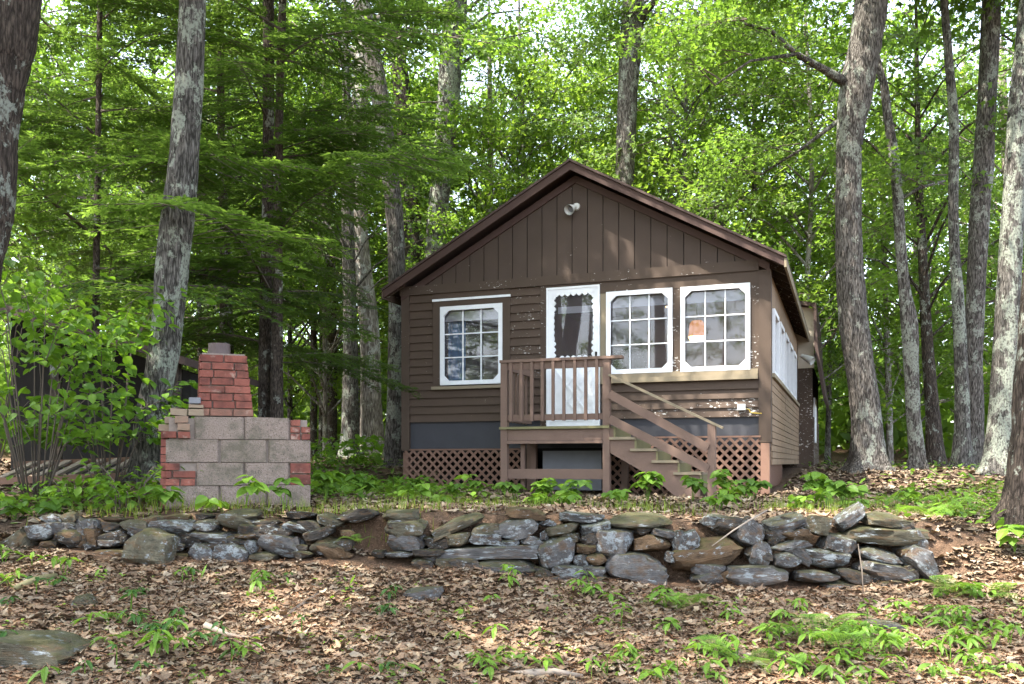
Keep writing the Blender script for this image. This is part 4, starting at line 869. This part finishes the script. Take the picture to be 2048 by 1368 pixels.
boulder('pale upright boulder leaning on the front of the wall at left', 291, 1094, 6.55, 90, 76, .3, 184, 'm', 0, 5)
def ground_rock(lb, px, py, w_, h_, dp, an, tt, i):   # w_, h_ in photo pixels at its place on the ground
    q = gp(px, py, 0); k_ = q.y/FPX
    tag(link('rock', ST[i], None, None, TINT[tt], q+Vector((0,dp*.3,h_*k_*.18)), (0, R(an), rnd.uniform(-.2,.2)), (w_*k_/2, dp/2, h_*k_*.62)), lb, 'rock')
ground_rock('large flat mossy rock cut by the left edge in the bottom corner', 25, 1325, 240, 62, .5, 6, 'm', 7)
ground_rock('small pale stone in the leaf litter at the lower left', 165, 1215, 46, 34, .14, 10, 'm', 2)
ground_rock('flat grey slab lying alone before the middle of the wall', 846, 1199, 84, 30, .2, -5, 'g', 9)
ground_rock('flat rounded stone nearly buried in the leaves at right', 1780, 1265, 70, 26, .2, 2, 'g', 11)

# ------------------------------------------------------------------ shed and ladder at the left
sh = thing('shed', 'dark open-sided shed with a sloping roof behind the leafy shrub', 'shed', (-6.2, 11.0, Z(-6.2,11)))
g = sh.location.z; a = P(-160,560,10.5); b = P(395,722,10.5)
m = MB(); off = Vector((-6.2,11,g))
for nm, y0, y1, dzz in (('roof',-.9,2.6,0),):
    p0, p1 = a-off, b-off; MB().prism([(p0.x,p0.z),(p1.x,p1.z),(p1.x,p1.z-.09),(p0.x,p0.z-.09)][::-1], -.9, 2.6).build('roof', M['roof'], sh)
MB().prism([(a.x+6.2,-.2),(b.x+6.05,-.2),(b.x+6.05,b.z-g-.12),(a.x+6.2,a.z-g-.12)], 1.4, 1.5).build('back_wall', M['dark'], sh)  # near-black walls paint in the shade of the shed interior
MB().box((b.x+6.2-.25,-.3,-.1),(b.x+6.2-.15,1.4,b.z-g-.12)).build('side_wall', M['dark'], sh)
for xx in (a.x+6.4, (a.x+b.x)/2+6.2, b.x+5.95): MB().box((xx,-.7,-.15),(xx+.1,-.6,a.z-g-.12-(xx-6.2-a.x)*(a.z-b.z)/(b.x-a.x))).build('post', M['bark_dark'], sh)
ld0 = P(10,935,9.3); ld1 = P(300,905,9.9); gz = Z((ld0.x+ld1.x)/2, 9.6); la = thing('ladder', 'red-railed ladder with pale rungs lying on the ground under the shrub', 'ladder', (-5.25, 9.0, Z(-5.25,9.0)+.03), R(6))
Ln = 1.9
for y in (0,.55): MB().bar((0,y,.04+y*.3),(Ln,y,.12+y*.3),.05,.07).build('rail', M['lattice'], la)
for i in range(10): x = .1+i*.17; MB().bar((x,.02,.07+x*.04),(x+.12,.53,.23+x*.04),.07,.025).build('rung', M['palestick'], la)

# ------------------------------------------------------------------ plants
LO = leaf_mesh('ovate'); LL = leaf_mesh('lance', .3, .35); LM = leaf_mesh('maple')
def copy_mesh(me, mat): x = me.copy(); x.materials.clear(); x.materials.append(mat); return x
L_shrub, L_herb, L_herbd, L_lance = copy_mesh(LO, M['shrubleaf']), copy_mesh(LO, M['herb']), copy_mesh(LO, M['herbd']), copy_mesh(LL, M['herb'])
def put_leaf(root, me, p, az, tilt, roll, s_): link('leaf', me, None, root, None, p, (Matrix.Rotation(az,3,'Z') @ Matrix.Rotation(tilt,3,'Y') @ Matrix.Rotation(roll,3,'X')).to_euler(), (s_,)*3)
def shrub(lb, px, py, Y, Hh, Rr, nbr, nleaf, seed, ls=(.075,.12)):
    r = random.Random(seed); x = (px-1024)/FPX*Y; root = thing('leafy_shrub', lb, 'shrub', (x,Y,Z(x,Y))); m = MB(); spots = []
    for i in range(nbr):
        az = i*2.4+r.uniform(-.4,.4); hh = Hh*r.choice((.32,.45,.58,.72,.86,1.0))*r.uniform(.95,1.05); rr = Rr*r.uniform(.5,1.0)
        p0 = Vector((math.cos(az)*.08, math.sin(az)*.08, -.05)); p1 = Vector((math.cos(az)*rr*.35, math.sin(az)*rr*.35, hh*.7)); p2 = Vector((math.cos(az)*rr, math.sin(az)*rr*.7, hh))
        pts = [p0, p0.lerp(p1,.6), p1, p1.lerp(p2,.5)+Vector((0,0,.06)), p2]; m.tube(pts, [.008,.007,.005,.004,.002], 5)
        for j in range(nleaf//nbr):
            t = r.uniform(.15,1.0); b = p1.lerp(p2, t)+Vector((r.gauss(0,.16*Rr), r.gauss(0,.16*Rr), r.gauss(0,.045))); spots.append((b, az+r.uniform(-1.4,1.4)))
    m.build('stem', M['twig'], root, True); r.shuffle(spots)
    for b, az in spots[:300]: put_leaf(root, L_shrub, b, az, r.gauss(.2,.3), r.gauss(0,.35), r.uniform(*ls))
    if len(spots) > 300:
        mm = MB(); ov = [v.co.copy() for v in LO.vertices]; of = [tuple(p.vertices) for p in LO.polygons]
        for b, az in spots[300:]:
            E = Matrix.Rotation(az,3,'Z') @ Matrix.Rotation(r.gauss(.2,.3),3,'Y') @ Matrix.Rotation(r.gauss(0,.35),3,'X'); s_ = r.uniform(*ls); mm.add([b+E @ (v*s_) for v in ov], of)
        o = mm.build('foliage', M['shrubleaf'], root); o['kind'] = 'stuff'
shrub('large leafy shrub filling the left edge in front of the dark shed', 70, 960, 8.3, 2.35, 1.25, 20, 760, 1, (.085,.135))
shrub('leafy shrub with pale bare stems just left of the lichen-covered tree', 215, 960, 8.8, 1.95, 1.05, 18, 560, 2, (.085,.13))
shrub('tall shrub at far left, its top against the leaning trunk', -30, 960, 9.2, 2.3, 1.1, 12, 420, 3)
shrub('low bushy plant spreading at the foot of the ladder', 150, 985, 8.0, .20, .5, 10, 130, 4, (.05,.08))
shrub('low bushy plant crowding the left foot of the block fireplace', 255, 990, 7.7, .36, .5, 12, 240, 5, (.055,.085))
shrub('sunlit low bush at the foot of the pale beech', 690, 930, 17.5, .6, 1.2, 14, 300, 6, (.11,.17))
def herb(nm, lb, x, y, h, nst, ls, seed, me=None, group=None, spread=.12, cat='plant'):
    r = random.Random(seed); me = me or L_herb; root = thing(nm, lb, cat, (x,y,Z(x,y)), r.uniform(0,6), group); m = MB()
    for s in range(nst):
        az = r.uniform(0,6.28); d = spread*r.uniform(.3,1)*(0 if nst == 1 else 1); hh = h*r.uniform(.55,1); tp = Vector((math.cos(az)*d, math.sin(az)*d, hh)); m.tube([(0,0,-.03), (tp.x*.4,tp.y*.4,hh*.6), tuple(tp)], [.004,.003,.002], 4)
        nl = r.randint(4,6)
        for j in range(nl): a2 = j*6.283/nl+r.uniform(-.3,.3); put_leaf(root, me, tp+Vector((math.cos(a2)*.012, math.sin(a2)*.012, r.uniform(-.02,.02))), a2, r.uniform(-.1,.45), r.gauss(0,.25), r.uniform(*ls))
    m.build('stem', M['herb'], root)
L_herbd2 = copy_mesh(LO, leaf_mat('plant_leaf', (.06,.135,.03), (.11,.25,.035), .35))
hp = [(948,962,11.2,.34,5,'broad-leaved plant left of the porch post against the lattice'),(905,985,10.8,.22,4,'low plant before the left end of the lattice'),(835,978,11.5,.26,4,'plant at the left corner of the lattice'),(1030,985,10.6,.24,5,'plant at the foot of the left porch post'),(1095,978,10.6,.30,7,'sunlit bushy plant under the middle of the porch'),(1150,985,10.4,.26,6,'bushy plant under the right half of the porch'),
      (1295,985,10.2,.34,8,'pale rounded-leaf bush under the stair stringer'),(1385,990,10.0,.30,6,'broad-leaved plant just left of the stair end post'),(1450,990,10.0,.36,8,'dense plant just right of the stair end post'),(1505,985,10.4,.28,5,'plant in front of the right cabin corner'),(1630,990,9.6,.38,8,'tall leafy plant right of the cabin corner'),(1690,1015,8.8,.30,7,'leafy plant behind the tilted top stone of the wall'),
      (490,1000,7.3,.30,3,'slim plant before the middle of the block fireplace'),(570,990,7.4,.34,2,'plant before the right end of the block fireplace'),(425,1000,7.2,.14,2,'small sprig before the fireplace centre'),(318,990,7.25,.26,3,'plant at the left front corner of the fireplace'),(650,985,8.6,.30,6,'leafy plant just right of the fireplace'),(720,985,9.6,.26,6,'leafy plant in the gap right of the fireplace'),(2030,1075,6.9,.22,4,'plant at the foot of the dark right-edge trunk'),(100,1005,7.3,.16,4,'plant above the left end of the stone wall'),(30,1000,7.3,.18,4,'plant near the left picture edge above the wall')]
for i, (px, py, Y, h, ns_, lb) in enumerate(hp): herb('broadleaf_plant', lb, (px-1024)/FPX*Y, Y, h, ns_, (.09,.16), 400+i, L_herbd2 if i % 2 else None)
r = random.Random(55)
for i in range(22):                            # more of the same on the terrace
    px, Y = r.choice(((r.uniform(640,1000),r.uniform(8.5,12)),(r.uniform(1000,1560),r.uniform(8.6,10.8)),(r.uniform(1560,1900),r.uniform(7.8,11)))); x = (px-1024)/FPX*Y
    herb('broadleaf_plant', 'small broad-leaved plant growing on the terrace between stone wall and cabin', x, Y, r.uniform(.10,.26), r.randint(2,5), (.08,.15), 600+i, None, 'broad-leaved plants on the terrace')
# seedlings all over the foreground, thicker to the right
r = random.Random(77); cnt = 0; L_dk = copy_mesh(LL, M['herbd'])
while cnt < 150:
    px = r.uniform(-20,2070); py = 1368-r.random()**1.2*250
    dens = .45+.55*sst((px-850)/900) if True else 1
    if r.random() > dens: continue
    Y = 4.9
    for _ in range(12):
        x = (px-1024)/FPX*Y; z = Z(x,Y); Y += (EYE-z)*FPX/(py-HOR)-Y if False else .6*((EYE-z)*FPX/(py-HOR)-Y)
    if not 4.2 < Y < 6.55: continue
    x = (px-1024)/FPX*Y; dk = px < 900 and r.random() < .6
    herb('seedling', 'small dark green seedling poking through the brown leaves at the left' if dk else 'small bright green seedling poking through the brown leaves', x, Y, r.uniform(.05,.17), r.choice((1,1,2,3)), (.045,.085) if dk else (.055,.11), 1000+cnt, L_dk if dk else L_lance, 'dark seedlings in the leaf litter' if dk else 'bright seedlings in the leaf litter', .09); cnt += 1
# ferns
def frond_mesh():
    V = []; Fc = []; n = 26
    def q(a, b, c_, d_): o = len(V); V.extend([a,b,c_,d_]); Fc.append((o,o+1,o+2,o+3))
    sp = lambda t: (t, 0, .28*math.sin(t*2.6)-.12*t*t)
    for i in range(n):
        t = .1+.9*i/n; x, _, z = sp(t); L = .30*math.sin(min(1,(1.06-t)*1.15)*math.pi*.5)*min(1,t*3.2)
        for s_ in (-1,1):
            for j in range(7):
                u = j/7; w_ = .03*(1-u*.75); a = (x+u*L*.35, s_*u*L, z-.12*u*L); b = (x+(u+.11)*L*.35+w_*.9, s_*((u+.07)*L), z-.1*u*L+.004); c_ = (x+(u+.15)*L*.35, s_*(u+.15)*L, z-.12*u*L); d_ = (x+(u+.11)*L*.35-w_*.9, s_*((u+.07)*L), z-.1*u*L+.004); q(a,b,c_,d_)
    for i in range(10):
        t = i/10; a, b = sp(t), sp(t+.1); q((a[0],-.004,a[2]),(b[0],-.004,b[2]),(b[0],.004,b[2]),(a[0],.004,a[2]))
    me = bpy.data.meshes.new('frond'); me.from_pydata(V, [], Fc); me.update(); me.materials.append(M['herb']); return me
FR = frond_mesh()
for i, (px, py, nf, s_, lb) in enumerate([(1350,1225,4,.34,'fern below the large rust-coloured wall stone'),(1640,1290,5,.4,'big fern with long fronds in the lower right'),(1900,1190,5,.34,'fern beyond the right end of the wall'),(1860,1080,4,.4,'fern on the slope above the right wall end'),(716,1085,4,.14,'tiny fern growing in the gap of the wall'),(1985,1200,3,.3,'small fern near the right picture edge'),(1480,1330,4,.34,'small fern among the seedlings at the bottom')]):
    Y = 6.0 if py > 1100 else 6.9
    for _ in range(12): x = (px-1024)/FPX*Y; Y += .6*((EYE-Z(x,Y))*FPX/(py-HOR)-Y)
    if i == 4: Y = 6.72
    if i == 3: Y = 7.4
    x = (px-1024)/FPX*Y; zz = Z(x,Y) if i != 4 else P(px,py,Y).z; t = thing('fern', lb, 'fern', (x,Y,zz), rnd.uniform(0,6))
    for j in range(nf): link('frond', FR, None, t, None, (0,0,0), (rnd.uniform(-.2,.2), rnd.uniform(-.35,.05), j*6.283/nf+rnd.uniform(-.4,.4)), (s_*rnd.uniform(.8,1.15),)*3)
# sticks
def stick(lb, pts, rad, mt='palestick'):
    b = Vector(pts[0]); o = MB().tube([Vector(p)-b for p in pts], rad, 6, .08).build('stick', M[mt], None, True); o.location = b; tag(o, lb, 'stick')
stick('pale fallen branch lying in the leaves below the wall gap', [gp(596,1125,.04), gp(625,1133), gp(660,1138), gp(705,1148)], [.02,.018,.015,.008])
stick('lichen-grey branch lying at the bottom edge of the picture', [gp(1002,1352), gp(1060,1356,.03), gp(1110,1354,.03), gp(1165,1360)], [.016,.02,.02,.014])
q = P(1727,1192,6.5); stick('thin tan stick propped upright against the right of the wall', [(q.x,q.y,Z(q.x,q.y)-.02), tuple(P(1724,1140,6.58)), tuple(P(1716,1088,6.66))], [.005,.005,.004], 'twig')
stick('bleached branch lying across the top of the wall', [tuple(P(1424,1092,6.62)), tuple(P(1465,1062,6.68)), tuple(P(1500,1040,6.8)), tuple(P(1535,1020,7.05))], [.004,.006,.008,.005])
stick('mossy rotting stick at the lower left beside the flat rock', [gp(30,1185,.03), gp(70,1172,.04), gp(112,1160,.03)], [.02,.024,.018], 'mosswood')

# ------------------------------------------------------------------ leaf litter, needles, grass, ground cover
def litter(name, lb, x0, x1, y0, y1, n, size, kinds, seed, lift=(.004,.028), dens=None):
    rs = np.random.RandomState(seed); X = rs.uniform(x0,x1,n); Yv = rs.uniform(y0,y1,n)
    inw = (X > -3.7) & (X < 3.2) & (Yv > 6.7) & (Yv < 6.98); cabm = (Yv-14.4 > -.37*(X+1.76)) & (X > -1.8+.37*(Yv-14.4)) & (X < 3.8+.37*(Yv-12.5)); keep = ~inw & ~cabm
    X, Yv = X[keep], Yv[keep]; Vs = []; Fs = []; Cs = []; off = 0
    pal = np.array([(.30,.235,.165),(.24,.175,.12),(.195,.135,.09),(.35,.285,.215),(.165,.115,.08),(.275,.225,.175),(.225,.155,.11),(.15,.105,.075),(.27,.19,.115)])
    ka = rs.randint(0,len(kinds),len(X))
    for ki, kd in enumerate(kinds):
        ol = np.array([(.45,0)]+leaf_outline(kd)); nv_ = len(ol); s_ = ka == ki; x, y = X[s_], Yv[s_]; m_ = len(x); sz = size[0]+(size[1]-size[0])*rs.rand(m_)**1.5; az = rs.uniform(0,6.283,m_)
        u = (ol[:,0]-.5)[None]*sz[:,None]; v = ol[:,1][None]*sz[:,None]*rs.uniform(.75,1.1,m_)[:,None]
        cu = rs.normal(0,.5,m_)[:,None]; cv = rs.normal(.25,.6,m_)[:,None]; zz = (cu*u*u+cv*v*v)/sz[:,None]*1.1+rs.normal(0,.06,(m_,nv_))*sz[:,None]
        tx = rs.normal(0,.10,m_)[:,None]; ty = rs.normal(0,.10,m_)[:,None]; zz = zz+tx*u+ty*v
        ca, sa = np.cos(az)[:,None], np.sin(az)[:,None]; wx = x[:,None]+u*ca-v*sa; wy = y[:,None]+u*sa+v*ca; wz = zg(x,y)[:,None]+rs.uniform(lift[0],lift[1],m_)[:,None]+zz
        wz = np.maximum(wz, zg(x,y)[:,None]+.003); Vs.append(np.stack([wx,wy,wz],-1).reshape(-1,3))
        tri = np.array([(0,1+i,1+(i+1)%(nv_-1)) for i in range(nv_-1)]); Fs.append((tri[None]+(np.arange(m_)*nv_)[:,None,None]).reshape(-1,3)+off); off += m_*nv_
        c_ = pal[rs.randint(0,len(pal),m_)]*np.array([.9,.93,.9])*rs.uniform(.75,1.2,m_)[:,None]; Cs.append(np.repeat(c_,nv_,0))
    o = link(name, np_mesh(name, np.concatenate(Vs), np.concatenate(Fs), np.concatenate(Cs)), M['litter']); tag(o, lb, 'leaf litter', kind='stuff')
litter('leaf_litter', 'curled brown oak and maple leaves covering the slope below the wall', -4.3, 4.6, 4.1, 7.02, 24000, (.035,.11), ['oak','maple','ovate','oak'], 1)
litter('leaf_fragments', 'crumbled bits of dead leaves between the whole leaves below the wall', -4.3, 4.6, 4.1, 7.02, 26000, (.012,.035), ['lance'], 8, (.003,.03))
litter('leaf_litter', 'brown leaves scattered on the terrace between wall and cabin', -7.5, 6.5, 6.95, 14.5, 15000, (.06,.13), ['maple','ovate'], 2)
litter('leaf_litter', 'brown leaves on the woodland floor right of and behind the cabin', -10, 16, 10, 30, 16000, (.10,.2), ['ovate'], 3)
def blades(name, lb, cat, mat, X, Yv, ln, wd, stand, rs, colr=None):
    n = len(X); az = rs.uniform(0,6.283,n); L = rs.uniform(ln*.5,ln*1.2,n); g_ = zg(X,Yv); ca, sa = np.cos(az), np.sin(az)
    if stand: lx, ly, lz = ca*L*.35, sa*L*.35, L
    else: lx, ly, lz = ca*L, sa*L, rs.uniform(-.05,.15,n)*L
    b0 = np.stack([X-sa*wd, Yv+ca*wd, g_+.01+(0 if stand else rs.uniform(0,.035,n))],-1); b1 = np.stack([X+sa*wd, Yv-ca*wd, b0[:,2]],-1); tp = np.stack([X+lx, Yv+ly, b0[:,2]+lz],-1)
    V = np.stack([b0,b1,tp],1).reshape(-1,3); o = link(name, np_mesh(name, V, np.arange(3*n).reshape(-1,3), np.repeat(colr,3,0) if colr is not None else None), mat); tag(o, lb, cat, kind='stuff')
rs = np.random.RandomState(5); n = 60000; X = rs.uniform(-3.6,3.8,n); Yv = np.where(rs.rand(n) < .75, rs.uniform(4.2,6.75,n), rs.uniform(7,8.6,n)); cc = np.array([(.30,.15,.075)])*rs.uniform(.6,1.4,(n,1))
blades('pine_needles', 'fallen rusty pine needles strewn among the dead leaves', 'needles', M['litter'], X, Yv, .085, .0016, False, rs, cc)
def clumps(pts, per, sig): return np.concatenate([np.random.RandomState(i).normal(p, sig, (per,2)) for i, p in enumerate(pts)])
gpt = [(-.9,7.3),(-2.4,7.4),(-1.6,7.35),(-3.2,7.4),(1.2,8.2),(4.2,8.5),(5.2,9.3),(4.8,10.5),(-.6,9.5),(-1.2,10.5),(2.8,8.6),(6.2,11.5),(.2,9.2),(3.6,9.6)]
gp_ = clumps(gpt, 260, .32); gp_ = gp_[(gp_[:,1] > 7.02)]; blades('grass', 'thin green grass on the terrace above the wall', 'grass', M['grass'], gp_[:,0], gp_[:,1], .13, .0035, True, rs)
# low ground cover (many small leaves)
def cover(name, lb, cen, per, sig, hgt, ls, mat, seed, ymin=7.05):
    rs = np.random.RandomState(seed); pts = np.concatenate([rs.normal(c_[:2], sig*(c_[2] if len(c_) > 2 else 1), (per,2)) for c_ in cen]); pts = pts[(pts[:,1] > ymin) & ((pts[:,1] < 6.6) | (pts[:,1] > 7.05))]; n = len(pts); ol = np.array([(0,0),(.35,.3),(.75,.2),(1,0),(.75,-.2),(.35,-.3)])
    sz = rs.uniform(*ls,n); az = rs.uniform(0,6.283,n); ti = rs.normal(0,.35,n); u = ol[:,0][None]*sz[:,None]; v = ol[:,1][None]*sz[:,None]
    ca, sa = np.cos(az)[:,None], np.sin(az)[:,None]; wz = zg(pts[:,0],pts[:,1])[:,None]+rs.power(1.2,n)[:,None]*hgt+u*np.tan(ti)[:,None]+np.abs(v)*.3
    V = np.stack([pts[:,0][:,None]+u*ca-v*sa, pts[:,1][:,None]+u*sa+v*ca, wz],-1).reshape(-1,3); q = np.array([(0,1,2,3),(0,3,4,5)]); Fq = (q[None]+(np.arange(n)*6)[:,None,None]).reshape(-1,4)
    tag(link(name, np_mesh(name, V, Fq), mat), lb, 'ground cover', kind='stuff')
cover('ground_cover', 'low green leaves carpeting the ground beyond the fireplace', [(-3.2,12,1.5),(-2.6,10,1),(-4.2,14,2),(-3.5,17,2),(-2.6,15,1),(-5,19,2.5),(-1.8,12.2,1),(-1.2,11.2,1),(-3.4,20,2),(-3.9,8.1,.8),(-2.2,9.2,.8)], 420, .55, .16, (.06,.12), M['herb'], 3)
cover('ground_cover', 'scattered low green leaves on the ground right of the cabin', [(5,9,1),(4.2,8,1),(6.2,12,1.5),(7.5,16,2),(5.8,9.8,1),(9,20,3),(8.6,26,3),(12,24,4),(4.5,9.8,.7)], 170, .55, .13, (.06,.12), M['herb'], 4)
rs_ = np.random.RandomState(9); cen = [(rs_.uniform(-3.4,4), rs_.uniform(4.4,6.5), .28) for _ in range(110)]
cover('ground_cover', 'tiny green leaves sprouting through the litter below the wall', cen, 11, .25, .05, (.02,.05), M['herb'], 12, 4.0)
